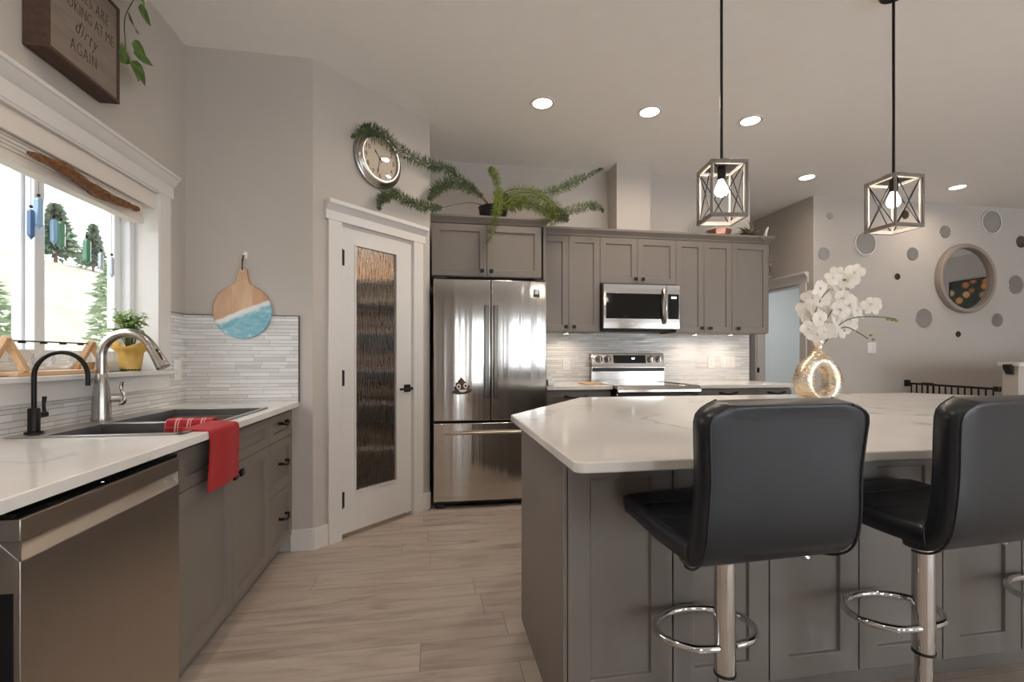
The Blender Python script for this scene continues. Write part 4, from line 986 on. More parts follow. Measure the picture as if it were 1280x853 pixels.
o = MB().prism(top, 0.886, 0.916, 'z').build('island_top', 'quartz', None, bev=0.004)
tag(o, 'large pale quartz island top with clipped corners', 'worktop')

# ================================================================ bar stools
def make_stool(label, loc, rotz, seat_z=-0.022):
    t = thing('bar_stool', label, 'stool', loc, rotz, 'black leather bar stools at the island')
    S = seat_z; X1 = Vector((1, 0, 0))
    # local: seat front towards +y, backrest at -y; seat top about 0.79
    cl = [(0.188, 0.768), (0.185, 0.769), (0.18, 0.7705), (0.15, 0.771), (0.10, 0.7675), (0.05, 0.763), (0.0, 0.759), (-0.05, 0.757), (-0.10, 0.757), (-0.135, 0.758), (-0.150, 0.759), (-0.156, 0.7595)]
    P = smoothpath([(0, y, z + S) for y, z in cl], 3); n = len(P)
    th = [0.06 if k > 6 else 0.048 + 0.002 * k for k in range(n)]
    o = pillow(P, [0.207 + 0.010 * (k / n) for k in range(n)], th, 17, 7).build('seat', 'black_leather', t); weld(o)
    # stitched cross seams of the seat
    m = MB()
    for y, z in ((0.09, 0.798), (-0.01, 0.790)):
        m.tube([(x, y, z + S - 0.0012) for x in [-0.19 + 0.38 * i / 10 for i in range(11)]], 0.0022, 6)
    m.build('cross_seams', 'black_leather', o, smooth=True)
    for sx in (-1, 1):
        m = MB(); m.tube(smoothpath([(sx * (0.197 + 0.004 * k / 5), 0.185 - 0.066 * k, 0.789 - 0.0022 * k + S) for k in range(6)], 3), 0.003, 6)
        m.build('piping', 'black_leather', o, smooth=True)
    cb = [(-0.085, 0.735), (-0.092, 0.7352), (-0.115, 0.7365), (-0.145, 0.745), (-0.170, 0.765), (-0.184, 0.80), (-0.190, 0.85), (-0.193, 0.91), (-0.197, 0.98), (-0.203, 1.05), (-0.208, 1.085), (-0.2095, 1.093), (-0.210, 1.096)]
    P = smoothpath([(0, y, z + S + 0.012 * (z - 0.735) / 0.36) for y, z in cb], 3); n = len(P); hw = []; th = []
    for p in P:
        z = p.z - S
        w = 0.214 + 0.006 * max(0, (z - 0.9) / 0.2) ** 2 - 0.005 * math.exp(-((z - 0.93) / 0.08) ** 2)
        if z > 1.06: w -= 0.030 * ((z - 1.06) / 0.036) ** 2.6
        if p.y > -0.16: w -= 0.02 * ((p.y + 0.16) / 0.075)
        hw.append(w); th.append(0.062 if z > 0.77 else 0.05)
    b = pillow(P, hw, th, 21, 9).build('backrest', 'black_leather', t); weld(b)
    m = MB()
    for side_, off in ((1, 0.0285), (-1, -0.0285)):
        for sx in (-1, 1):
            pts = []
            for i in range(5, n - 3):
                tg = (P[min(i + 1, n - 1)] - P[i - 1]).normalized(); nr = X1.cross(tg).normalized()
                pts.append(P[i] + X1 * (sx * (hw[i] - 0.010)) + nr * (-off))
            m = MB(); m.tube(pts, 0.0032, 6); m.build('piping', 'black_leather', b, smooth=True)
    MB().box(-0.09, 0.09, -0.09, 0.09, 0.712 + S, 0.733 + S).cyl((0, 0, 0.66 + S), (0, 0, 0.715 + S), 0.034, n=20).build('mount_plate', 'black_metal', t, bev=0.003)
    MB().tube(smoothpath([(0.05, -0.02, 0.708 + S), (0.12, -0.05, 0.705 + S), (0.165, -0.075, 0.693 + S), (0.185, -0.085, 0.682 + S)], 5), 0.006, 8).build('lever', 'chrome', t, smooth=True)
    MB().cyl((0, 0, 0.335), (0, 0, 0.715 + S), 0.0275, n=32).build('sleeve', 'chrome', t, smooth=True)
    MB().cyl((0, 0, 0.06), (0, 0, 0.335), 0.0215, n=28).build('post', 'chrome', t, smooth=True)
    MB().lathe([(0.0, 0.0), (0.205, 0.0), (0.21, 0.006), (0.205, 0.014), (0.15, 0.026), (0.09, 0.040), (0.05, 0.062), (0.036, 0.085), (0.034, 0.09)], (0, 0, 0), 48, cap=False).build('base', 'chrome', t, smooth=True)
    rp = []
    for k in range(33):
        a = R(-62) + R(304) * k / 32; rp.append((-0.006 + 0.145 * math.sin(a + math.pi / 2 + R(30)) if False else 0.145 * math.cos(a - R(0)), 0.085 + 0.105 * math.sin(a), 0.415))
    rp = [(0.026, -0.008, 0.405)] + [(0.145 * math.cos(R(-58) + R(296) * k / 30), 0.088 + 0.104 * math.sin(R(-58) + R(296) * k / 30), 0.405) for k in range(31)] + [(-0.026, -0.008, 0.405)]
    MB().tube(smoothpath(rp, 2), 0.0105, 12).build('footrest', 'chrome', t, smooth=True)
    MB().lathe([(0.0215, 0.328), (0.0288, 0.328), (0.0288, 0.336), (0.0215, 0.336)], (0, 0, 0), 28, cap=False).build('collar', 'black_plastic', t, smooth=True, label='thin black collar')
    return t
s1 = make_stool('black leather bar stool whose whole back faces us near the island corner', (0.78, 1.172, 0), 3)
s2 = dup(s1, (1.406, 1.162, 0), 4, 'black leather bar stool beside the first one with its back cut by the frame')
s3 = dup(s1, (2.055, 1.17, 0), 4, 'bar stool at the edge of the frame showing only its chrome foot ring')

# ================================================================ pendants and recessed lights
def pendant(label, loc, rotz):
    t = thing('pendant_lamp', label, 'lamp', loc, rotz, 'lantern pendants over the island')
    zt, zb, a, b = 2.083, 1.825, 0.0845, 0.0085      # cage top, bottom, half width, half bar
    MB().lathe([(0, ZC - 0.002), (0.06, ZC - 0.002), (0.06, ZC - 0.02), (0.055, ZC - 0.026), (0, ZC - 0.026)], (0, 0, 0), 28, cap=False).build('canopy', 'black_metal', t, smooth=True)
    MB().cyl((0, 0, zt), (0, 0, ZC - 0.02), 0.0065, n=12).build('rod', 'black_metal', t, smooth=True)
    MB().lathe([(0, zt + 0.028), (0.02, zt + 0.028), (0.05, zt + 0.018), (0.072, zt + 0.004), (0.072, zt - 0.002), (0, zt - 0.002)], (0, 0, 0), 32, cap=False).build('cap', 'black_metal', t, smooth=True)
    def bars(lo, hi):
        m = MB()
        for sx in (-1, 1):
            for sy in (-1, 1):
                x0, x1 = sorted((sx * lo, sx * hi)); y0, y1 = sorted((sy * lo, sy * hi)); m.box(x0, x1, y0, y1, zb, zt)
        for z0, z1 in ((zb, zb + 0.017), (zt - 0.017, zt)):
            for s_ in (-1, 1):
                y0, y1 = sorted((s_ * lo, s_ * hi)); m.box(-lo, lo, y0, y1, z0, z1); m.box(y0, y1, -lo, lo, z0, z1)
        return m
    bars(a - 0.009, a).build('cage', 'drift_grey', t, bev=0.0006)
    bars(a - 0.016, a - 0.009).build('cage_lining', 'pendant_inside', t, label='pale inner faces of the cage')
    MB().box(-a + 0.017, a - 0.017, -a + 0.017, a - 0.017, zt - 0.006, zt - 0.003).build('cage_lid', 'black_metal', t)
    m = MB(); q = a - 0.018; r_ = 0.0024
    for s_ in (-1, 1):
        for (p0, p1) in (((-q, zb + 0.017), (q, zt - 0.017)), ((q, zb + 0.017), (-q, zt - 0.017))):
            m.cyl((p0[0], s_ * (a - 0.008), p0[1]), (p1[0], s_ * (a - 0.008), p1[1]), r_, n=8); m.cyl((s_ * (a - 0.008), p0[0], p0[1]), (s_ * (a - 0.008), p1[0], p1[1]), r_, n=8)
    m.build('cross_wires', 'black_metal', t, smooth=True)
    MB().cyl((0, 0, zt - 0.003), (0, 0, zt - 0.065), 0.019, n=20).build('socket', 'black_metal', t, smooth=True)
    MB().lathe([(0.013, -0.062), (0.015, -0.072), (0.024, -0.092), (0.030, -0.108), (0.030, -0.122), (0.022, -0.136), (0.008, -0.143), (0, -0.144)], (0, 0, zt), 24, cap=False).build('bulb', 'bulb_glow', t, smooth=True)
    l = bpy.data.lights.new('pendant_bulb', 'POINT'); l.energy = PEND; l.color = WARM; l.shadow_soft_size = 0.034
    o = bpy.data.objects.new('pendant_bulb', l); COL.objects.link(o); o.parent = t; o.location = (0, 0, zt - 0.112)
    return t
pendant('lantern pendant lamp over the near part of the island by the range', (1.334, 2.03, 0), -9)
pendant('lantern pendant lamp hanging in front of the round mirrors', (2.284, 2.035, 0), 0)
def downlight(x, y, label, k=1.0):
    t = thing('recessed_light', label, 'light', (x, y, ZC), 0, 'recessed ceiling lights')
    MB().lathe([(0.068, -0.003), (0.074, -0.006), (0.090, -0.005), (0.092, 0.0)], (0, 0, 0), 36, cap=False).build('trim_ring', 'white_trim', t, smooth=True)
    MB().lathe([(0.0, -0.0035), (0.069, -0.0035)], (0, 0, 0), 36, cap=False).build('lens', 'lamp_lens', t)
    area('downlight_lamp', (x, y, ZC - 0.008), (0, 0, 0), 0.13, 0.13, LAMP * k, WARM, 165, 'DISK'); return t
for x, y, l in ((0.781, 3.349, 'round recessed ceiling light nearest the clock wall'), (1.602, 3.336, 'round recessed ceiling light in the middle of the front three'), (2.435, 3.331, 'round recessed ceiling light beside the first pendant rod'),
                (3.768, 4.28, 'round recessed ceiling light between the two pendants near the hall'), (5.591, 4.26, 'round recessed ceiling light in front of the mirror wall')):
    downlight(x, y, l, 0.5 if y > 4 else 0.85)
for x, y in ((-0.55, 1.0), (0.9, 0.4), (3.0, 0.4), (5.6, 0.6), (-0.6, -2.0), (2.5, -2.2), (6.0, -2.0)):  # extra ceiling lights out of view, added to light the room
    downlight(x, y, 'unseen ceiling light added for room lighting', 0.9 if x < 0 < y else 0.35)
# ================================================================ wall things
# clock on the angled wall (local: x along the wall, -y into the room)
ck = thing('wall_clock', 'round brushed silver wall clock with dark numerals above the pantry door', 'clock', (-0.731 + 0.487 * 0.70711, YS + 0.487 * 0.70711, 2.566), 45)
MB().lathe([(0.0, 0.0), (0.178, 0.0), (0.196, -0.004), (0.2, -0.014), (0.197, -0.022), (0.189, -0.026), (0.186, -0.034), (0.178, -0.038), (0.173, -0.046), (0.160, -0.052), (0.150, -0.050), (0.147, -0.040), (0.147, -0.03)][::1], (0, 0, 0), 64, 'y', cap=False).build('rim', 'nickel', ck, smooth=True)
MB().lathe([(0.0, -0.0305), (0.148, -0.0305), (0.148, -0.02)], (0, 0, 0), 48, 'y', cap=False).build('face', 'clock_face', ck)
MXZ = Matrix.Rotation(R(90), 4, 'X')
for k in range(1, 13):
    a = R(90 - 30 * k); text_mesh('numeral', str(k), 0.047, 'ink', ck, Matrix.Translation((0.116 * math.cos(a), -0.0312, 0.116 * math.sin(a))) @ MXZ, 0.0003)
def hand(ang, ln, wd, nm):
    a = R(90 - ang); d = Vector((math.cos(a), 0, math.sin(a))); q = Vector((-d.z, 0, d.x)); y = Vector((0, -0.034, 0)); m = MB()
    top_ = [y - d * 0.025 + q * wd * 0.4, y - d * 0.025 - q * wd * 0.4, y + d * ln * 0.55 - q * wd * 0.4, y + d * ln * 0.72 - q * wd, y + d * ln, y + d * ln * 0.72 + q * wd, y + d * ln * 0.55 + q * wd * 0.4]
    vs = top_ + [p + Vector((0, 0.0012, 0)) for p in top_]; n = 7
    m.add(vs, [tuple(range(n)), tuple(range(2 * n - 1, n - 1, -1))] + [(i, n + i, n + (i + 1) % n, (i + 1) % n) for i in range(n)]); return m.build(nm, 'ink', ck)
hand(318, 0.075, 0.006, 'hour_hand'); hand(192, 0.112, 0.005, 'minute_hand')
MB().lathe([(0.0, -0.036), (0.007, -0.036), (0.007, -0.031)], (0, 0, 0), 16, 'y', cap=False).build('centre_pin', 'ink', ck)
MB().lathe([(0.0, -0.047), (0.05, -0.0465), (0.1, -0.045), (0.147, -0.042)], (0, 0, 0), 40, 'y', cap=False).build('lens', 'clear_glass', ck, smooth=True)

# serving board and hook on the pantry wall
hk = tag(MB().lathe([(0.0, -0.016), (0.010, -0.016), (0.016, -0.010), (0.018, 0.0)], (0, 0, 0), 18, 'y', cap=False, sx=1.5, sy=0.8).tube([(0, -0.008, 0.0), (0, -0.024, -0.012), (0, -0.030, -0.004)], 0.006, 8).build('wall_hook', 'white_plastic', None, smooth=True), 'small white hook on the wall over the round board', 'hook')
hk.location = (-1.115, YS, 1.80)
bd = thing('serving_board', 'round wooden serving board with a blue resin sea, hung by a cord', 'board', (-1.124, YS - 0.006, 1.463))
def board_outline():
    r = 0.163; pts = []
    a0 = R(90 - 24); hw = 0.030
    for k in range(49):
        a = a0 - (2 * math.pi - 2 * R(24)) * k / 48; pts.append((r * math.cos(a), r * math.sin(a)))
    pts += [(-0.042, 0.163), (-0.034, 0.180), (-0.029, 0.21), (-0.026, 0.235)]
    for k in range(9):
        a = math.pi - math.pi * k / 8; pts.append((0.026 * math.cos(a), 0.240 + 0.024 * math.sin(a)))
    pts += [(0.026, 0.235), (0.029, 0.21), (0.034, 0.180), (0.042, 0.163)]
    return pts
m = MB(); m.prism([(z, x) for x, z in board_outline()], -0.018, 0.0, 'y'); m.build('board', 'board_resin', bd, bev=0.003)
MB().lathe([(0.006, -0.0185), (0.0095, -0.0195), (0.0095, -0.0175)], (0, 0, 0.243), 16, 'y', cap=False).build('eyelet', 'white_plastic', bd)
m = MB(); m.tube(smoothpath([(0.0, -0.02, 0.243), (0.003, -0.03, 0.29), (0.006, -0.026, 0.329), (0.012, -0.026, 0.329), (0.006, -0.03, 0.29), (0.001, -0.02, 0.243)], 4), 0.0022, 6); m.build('cord', 'cord_dark', bd, smooth=True)

# box sign above the window
sg = thing('box_sign', 'dark framed wooden box sign with handwritten lettering above the window', 'sign', (XL + 0.004, 2.143, 2.51))
SW_, SH_, SD_ = 0.396, 0.42, 0.08
m = MB(); t_ = 0.014
m.box(0, SD_, -SW_ / 2, -SW_ / 2 + t_, -SH_ / 2, SH_ / 2).box(0, SD_, SW_ / 2 - t_, SW_ / 2, -SH_ / 2, SH_ / 2).box(0, SD_, -SW_ / 2 + t_, SW_ / 2 - t_, -SH_ / 2, -SH_ / 2 + t_).box(0, SD_, -SW_ / 2 + t_, SW_ / 2 - t_, SH_ / 2 - t_, SH_ / 2)
m.build('frame', 'wood_dark', sg, bev=0.002)
MB().box(SD_ - 0.02, SD_ - 0.006, -SW_ / 2 + t_, SW_ / 2 - t_, -SH_ / 2 + t_, SH_ / 2 - t_).build('panel', 'wood_sign', sg)
MYZ = Matrix(((0, 0, 1, 0), (1, 0, 0, 0), (0, 1, 0, 0), (0, 0, 0, 1)))
def sign_line(s_, size, y, z, sp=1.0, rot=0, sh=0.0):
    text_mesh('lettering', s_, size, 'ink', sg, Matrix.Translation((SD_ - 0.0055, y, z)) @ MYZ @ Matrix.Rotation(R(rot), 4, 'Z') @ Matrix.Scale(0.62, 4, (1, 0, 0)), 0.0006, sh, 'CENTER', sp, 0.0018)
sign_line('THE', 0.06, 0, 0.165); sign_line('DISHES ARE', 0.068, 0.01, 0.105, 1.15); sign_line('LOOKING AT ME', 0.066, 0.005, 0.035, 1.02); sign_line('dirty', 0.085, 0.0, -0.04, 1.2, -6, 0.3); sign_line('AGAIN', 0.07, -0.01, -0.12, 1.15)

# trailing pothos on a small shelf above the sign
sh_ = tag(MB().box(XL, XL + 0.16, 1.98, 2.40, 2.80, 2.82).box(XL, XL + 0.012, 1.98, 2.40, 2.77, 2.80).build('wall_shelf', 'white_trim', None, bev=0.003), 'small white wall shelf high over the window holding a trailing plant', 'shelf')
po = thing('trailing_pothos', 'trailing pothos with heart shaped green leaves hanging beside the box sign', 'plant', (XL + 0.085, 2.2, 2.82))
MB().lathe([(0.05, 0.0), (0.066, 0.10), (0.070, 0.11), (0.064, 0.11), (0.060, 0.095), (0.0, 0.09)], (0, 0, 0), 24, cap=True).build('pot', 'white_ceramic', po, smooth=True)
def leaf(m, base, d, nrm, L, W_, fold=0.15, droop=0.25):
    d = d.normalized(); s_ = d.cross(nrm).normalized(); up = s_.cross(d).normalized()
    prof = [(0.0, 0.0), (0.12, 0.75), (0.32, 1.0), (0.58, 0.82), (0.82, 0.4), (1.0, 0.0)]
    vs = []; 
    for u, w in prof:
        c = base + d * (u * L) - up * (droop * L * u * u); vs += [c - s_ * (w * W_) + up * (fold * w * W_), c, c + s_ * (w * W_) + up * (fold * w * W_)]
    fs = []
    for i in range(len(prof) - 1):
        a = i * 3; fs += [(a, a + 1, a + 4, a + 3), (a + 1, a + 2, a + 5, a + 4)]
    m.add(vs, fs)
def vine(parent, pts, leaves, seed, L=0.095, W_=0.042):
    rnd = random.Random(seed); P = smoothpath(pts, 8)
    o = MB().tube(P, 0.0022, 6).build('vine', 'stem_green', parent, w=True, smooth=True); m = MB()
    for u, side in leaves:
        p = P[min(len(P) - 1, int(u * (len(P) - 1)))]; d = Vector((rnd.uniform(0.15, 0.5), side, rnd.uniform(-0.9, 0.1))); nr = Vector((1, rnd.uniform(-0.3, 0.3), rnd.uniform(0, 0.6)))
        q = p + d.normalized() * 0.03; leaf(m, q, d, nr, L * rnd.uniform(0.75, 1.15), W_ * rnd.uniform(0.8, 1.1))
    m.build('leaves', 'pothos_green', o, w=True, smooth='all')
X0 = XL + 0.1
vine(po, [(X0, 2.26, 2.915), (X0 + 0.05, 2.33, 2.93), (X0 + 0.04, 2.375, 2.85), (X0 - 0.02, 2.385, 2.72), (X0 - 0.03, 2.40, 2.62), (X0 - 0.035, 2.415, 2.56)], [(0.25, 0.6), (0.5, 0.8), (0.62, -0.2), (0.78, 0.9), (0.86, -0.5), (0.90, 0.5), (0.97, 0.9), (1.0, 0.1)], 3)
vine(po, [(X0, 2.2, 2.91), (X0 + 0.07, 2.22, 2.92), (X0 + 0.10, 2.23, 2.84), (X0 + 0.075, 2.235, 2.75)], [(0.4, 0.5), (0.7, -0.6), (0.9, 0.7), (1.0, -0.2)], 5)
vine(po, [(X0, 2.15, 2.91), (X0 + 0.06, 2.10, 2.93), (X0 + 0.09, 2.08, 2.86), (X0 + 0.08, 2.07, 2.79)], [(0.5, -0.5), (0.8, 0.6), (1.0, -0.3)], 7)

# blind, driftwood, crystals
bl = thing('window_blind', 'raised cream fabric blind under the window head', 'blind', (XL - 0.04, 2.16, 2.0))
MB().box(XL - 0.055, XL + 0.004, WY0 + 0.013, WY1 - 0.013, 1.965, WZ1 - 0.013).build('valance', 'shade_fabric', bl, w=True, bev=0.003)
m = MB()
for k in range(9):
    z = 1.962 - k * 0.0075; m.box(XL - 0.062 + (k % 2) * 0.004, XL - 0.012 - (k % 2) * 0.004, WY0 + 0.016, WY1 - 0.09, z - 0.0068, z)
m.build('folded_slats', 'shade_fabric', bl, w=True)
MB().box(XL - 0.064, XL - 0.008, WY0 + 0.016, WY1 - 0.09, 1.868, 1.894).build('bottom_rail', 'shade_fabric', bl, w=True, bev=0.003)
lg = MB(); rnd = random.Random(4); ps = []; rs = []
for k in range(29):
    u = k / 28; ps.append((XL + 0.022 + 0.006 * math.sin(u * 9), 1.945 + 0.64 * u, 1.915 + 0.008 * math.sin(u * 7) - 0.012 * u)); rs.append((0.010 + 0.008 * math.sin(math.pi * min(1, u * 1.15)) + rnd.uniform(-0.003, 0.003)) * 1.25 * (0.5 if k in (0, 28) else 1))
lg.tube(ps, rs, 12)
for k, l in ((4, 0.03), (11, -0.03), (14, 0.025), (20, 0.02)): lg.tube([ps[k], (ps[k][0] + 0.01, ps[k][1] + l, ps[k][2] - 0.022)], [0.007, 0.003], 8)
tag(lg.build('driftwood_branch', 'bark', None, smooth='all'), 'rough brown driftwood branch hung across the window blind', 'branch')
def crystal(y, z0, ln, w, mat, label, x=None, zt=1.87):
    x = XL - 0.07 if x is None else x; t = thing('hanging_prism', label, 'ornament', (x, y, z0), 0, 'glass ornaments hung in the kitchen window')
    m = MB(); hgt = ln
    m.lathe([(0.0, 0.0), (w, 0.018), (w, hgt - 0.008), (w * 0.55, hgt), (0.0, hgt)], (0, 0, 0), 6, cap=False); m.build('prism', mat, t)
    m = MB().tube([(0, 0, hgt), (0, 0, zt - z0)], 0.0007, 5); m.sphere((0, 0, hgt + 0.012), 0.006, 10, 6); m.build('string', 'cord_dark', t)
    return t
crystal(2.085, 1.635, 0.115, 0.0125, 'prism_blue', 'dark blue glass prism hanging nearest the window mullion')
crystal(2.12, 1.685, 0.12, 0.016, 'prism_light', 'pale blue textured glass prism beside the dark blue one')
crystal(2.195, 1.64, 0.105, 0.013, 'prism_light', 'sky blue glass prism hanging left of its green twin') if False else crystal(2.195, 1.64, 0.105, 0.013, 'prism_light', 'sky blue glass prism hanging against the green one')
crystal(2.232, 1.63, 0.115, 0.015, 'prism_green', 'grey green glass prism hanging against the sky blue one')
crystal(2.38, 1.60, 0.11, 0.0155, 'prism_teal', 'deep green glass prism hanging alone in the middle of the pane')
crystal(2.47, 1.585, 0.085, 0.011, 'prism_clear', 'slim clear glass prism hanging past the deep green one')
crystal(2.545, 1.565, 0.10, 0.011, 'prism_clear', 'clear glass prism hanging nearest the window jamb')
t = thing('hanging_bead', 'small round green glass bead hanging below the strings', 'ornament', (XL - 0.07, 2.285, 1.70), 0, 'glass ornaments hung in the kitchen window')
MB().sphere((0, 0, 0), 0.011, 14, 8).build('bead', 'prism_teal', t, smooth=True); MB().tube([(0, 0, 0.011), (0, 0, 0.17)], 0.0007, 5).build('string', 'cord_dark', t)

# propagation stand with glass bulbs on the sill
SZ = WZ0
ps_ = thing('propagation_stand', 'light wooden a frame stand with hanging glass bulbs on the sill', 'plant stand', (XL - 0.04, 2.13, SZ))
PX, PY0, PY1, PH = XL - 0.030, 1.90, 2.37, 0.14
MB().box(PX - 0.055, PX + 0.055, PY0, PY1, SZ + 0.001, SZ + 0.017).build('base_board', 'wood_light', ps_, w=True, bev=0.002)
for y in (PY0 + 0.025, PY1 - 0.025):
    m = MB()
    for s_ in (-1, 1):
        a = Vector((PX + s_ * 0.052, y, SZ + 0.017)); b = Vector((PX - s_ * 0.012, y, SZ + PH)); d = (b - a).normalized(); n_ = Vector((-d.z, 0, d.x)) * 0.0105; w_ = Vector((0, 0.011, 0)); o_ = Vector((0, 0.011 * s_, 0))
        vs = [a - n_ - w_ + o_, a + n_ - w_ + o_, a + n_ + w_ + o_, a - n_ + w_ + o_, b - n_ - w_ + o_, b + n_ - w_ + o_, b + n_ + w_ + o_, b - n_ + w_ + o_]
        m.add(vs, [(0, 3, 2, 1), (4, 5, 6, 7), (0, 1, 5, 4), (1, 2, 6, 5), (2, 3, 7, 6), (3, 0, 4, 7)])
    m.build('a_frame', 'wood_light', ps_, w=True, bev=0.001)
MB().cyl((PX, PY0 + 0.02, SZ + PH - 0.012), (PX, PY1 - 0.02, SZ + PH - 0.012), 0.0028, n=10).build('rod', 'black_metal', ps_, w=True)
for k in range(4):
    y = PY0 + 0.09 + k * 0.097
    g = MB().lathe([(0.009, 0.052), (0.009, 0.030), (0.014, 0.022), (0.030, 0.004), (0.034, -0.014), (0.029, -0.034), (0.014, -0.046), (0.0, -0.048)], (PX, y, SZ + PH - 0.066), 22, cap=False).build('glass_bulb', 'clear_glass', ps_, w=True, smooth=True)
    MB().lathe([(0.0105, 0.046), (0.0115, 0.050), (0.0105, 0.054)], (PX, y, SZ + PH - 0.066), 16, cap=False).build('bulb_ring', 'black_metal', g, w=True)
ckk = tag(MB().lathe([(0.014, 0), (0.019, 0.032), (0.0, 0.032)], (XL - 0.008, 2.30, SZ + 0.0172), 16).build('cork', 'cork', None), 'cork stopper resting on the wooden stand base', 'cork')
# wrapped pot plant
wp = thing('potted_plant', 'small leafy plant in a pot wrapped with yellow tissue on the sill', 'plant', (XL - 0.006, 2.575, SZ))
vs = []; fs = []; n = 40; lv_ = [(0.038, 0.0, 0), (0.044, 0.03, 0), (0.049, 0.07, 0.001), (0.053, 0.095, 0.004), (0.066, 0.110, 0.012), (0.084, 0.135, 0.024)]
rnd = random.Random(9); js = [rnd.uniform(-1, 1) for _ in range(n)]
for r_, z, a_ in lv_:
    for k in range(n):
        a = 6.2832 * k / n; q = r_ + a_ * 0.5 * math.sin(a * 8 + 1) + a_ * 0.5 * js[k]; vs.append((q * math.cos(a), q * math.sin(a), z + a_ * 0.8 * js[(k * 7) % n]))
for i in range(len(lv_) - 1):
    for k in range(n): fs.append((i * n + k, i * n + (k + 1) % n, (i + 1) * n + (k + 1) % n, (i + 1) * n + k))
fs.append(tuple(range(n - 1, -1, -1))); m = MB(); m.add(vs, fs); o = m.build('tissue_wrap', 'tissue_yellow', wp, smooth='all'); sd = o.modifiers.new('thickness', 'SOLIDIFY'); sd.thickness = 0.0012
MB().lathe([(0.0, 0.098), (0.048, 0.098), (0.040, 0.005), (0.0, 0.005)], (0, 0, 0), 20, cap=False).build('soil', 'soil', wp, smooth=True)
rnd = random.Random(21); m = MB(); ms = MB()
for k in range(46):
    a = rnd.uniform(0, 6.28); sp = rnd.uniform(0.01, 0.15); hh = rnd.uniform(0.17, 0.30)
    tip = Vector((sp * math.cos(a) * 0.4, sp * math.sin(a) * 0.85, hh)); P = smoothpath([(0.01 * math.cos(a), 0.01 * math.sin(a), 0.098), tuple(tip * 0.55 + Vector((0, 0, 0.075))), tuple(tip)], 5)
    ms.tube(P, 0.0011, 5)
    for q in range(5):
        pp = P[-1 - q] if q < len(P) else P[0]; aa = rnd.uniform(0, 6.28); leaf(m, Vector(pp), Vector((math.cos(aa), math.sin(aa), rnd.uniform(-0.3, 0.5))), Vector((0, 0, 1)), rnd.uniform(0.028, 0.046), rnd.uniform(0.008, 0.013))
ms.build('stems', 'stem_green', wp, smooth=True); m.build('foliage', 'pot_plant_green', wp, smooth='all')

# switches and outlets
def plate(name, label, cat, loc, rotz, w, h, n, outlet=False):
    t = thing(name, label, cat, loc, rotz)
    MB().box(-w / 2, w / 2, -0.006, 0.0, -h / 2, h / 2).build('plate', 'white_plastic', t, bev=0.002)
    for k in range(n):
        c_ = (k - (n - 1) / 2) * 0.046; r_ = MB()
        if outlet:
            for s_ in (-1, 1): r_.lathe([(0.0, -0.009), (0.0155, -0.009), (0.017, -0.005)], (c_, 0, s_ * 0.02), 20, 'y', cap=False)
        else: r_.box(c_ - 0.0165, c_ + 0.0165, -0.010, -0.005, -0.033, 0.033)
        r_.build('socket' if outlet else 'rocker', 'white_plastic', t, bev=0.001)
    return t
plate('light_switch', 'white rocker switch on the tile between the window and the corner', 'switch', (XL + 0.0095, 2.966, 1.115), 90, 0.075, 0.118, 1)
plate('wall_outlet', 'white outlet on the tile between the refrigerator and the range', 'outlet', (1.285, YB - 0.0095, 1.122), 0, 0.075, 0.118, 1, True)
plate('wall_outlet', 'single white outlet on the tile past the range', 'outlet', (2.823, YB - 0.0095, 1.139), 0, 0.08, 0.122, 1, True)
plate('light_switch', 'wide white triple switch on the tile near the doorway', 'switch', (3.005, YB - 0.0095, 1.139), 0, 0.168, 0.118, 3)
plate('light_switch', 'white double switch on the mirror wall under the orchid', 'switch', (5.03, YM - 0.0005, 1.30), 0, 0.118, 0.125, 2)
plate('wall_outlet', 'white outlet in the room beyond the doorway', 'outlet', (7.3995, 6.95, 1.0), -90, 0.075, 0.118, 1, True)

# ================================================================ mirrors
def disc_mirror(x, z, d, mat, label, thick=0.008, rim=False, group='small round wall mirrors'):
    t = thing('round_mirror', label, 'mirror', (x, YM, z), 0, group); r_ = d / 2
    if rim:
        MB().lathe([(r_ * 0.90, -0.014), (r_ * 0.92, -0.020), (r_ * 0.985, -0.020), (r_, -0.014), (r_, 0.0), (r_ * 0.88, 0.0), (r_ * 0.90, -0.010)], (0, 0, 0), 48, 'y', cap=False).build('rim', 'white_trim', t, smooth=True, label='pale rim')
        MB().lathe([(0, -0.011), (r_ * 0.91, -0.011), (r_ * 0.91, -0.002), (0, -0.002)], (0, 0, 0), 48, 'y', cap=False).build('glass', mat, t)
    else:
        MB().lathe([(0, -thick), (r_ - 0.003, -thick), (r_, -thick + 0.003), (r_, 0), (0, 0)], (0, 0, 0), 40, 'y', cap=False).build('glass', mat, t)
    return t
disc_mirror(4.397, 2.371, 0.146, 'mirror_glass', 'small round mirror on the wall nearest the hall corner')
disc_mirror(4.475, 2.809, 0.084, 'mirror_glass', 'tiny round mirror highest on the wall by the hall corner')
disc_mirror(4.936, 2.511, 0.285, 'mirror_glass', 'pale rimmed round mirror just below the second pendant lamp', rim=True, group='pale rimmed round mirrors')
disc_mirror(5.487, 2.873, 0.105, 'mirror_dark', 'tiny round mirror seen through the second pendant lamp')
disc_mirror(5.593, 2.414, 0.155, 'mirror_glass', 'dark looking round mirror below the pendant lamp and above the tiny brown one')
disc_mirror(6.051, 2.695, 0.155, 'mirror_glass', 'round mirror up and beside the large mirror, toward the pendant')
disc_mirror(6.717, 2.841, 0.298, 'mirror_glass', 'pale rimmed round mirror above the large framed mirror', rim=True, group='pale rimmed round mirrors')
disc_mirror(5.382, 2.139, 0.076, 'mirror_dark', 'tiny dark brown round mirror above the orchid')
disc_mirror(5.092, 1.823, 0.14, 'mirror_dark', 'dark brown round mirror half behind the white orchid')
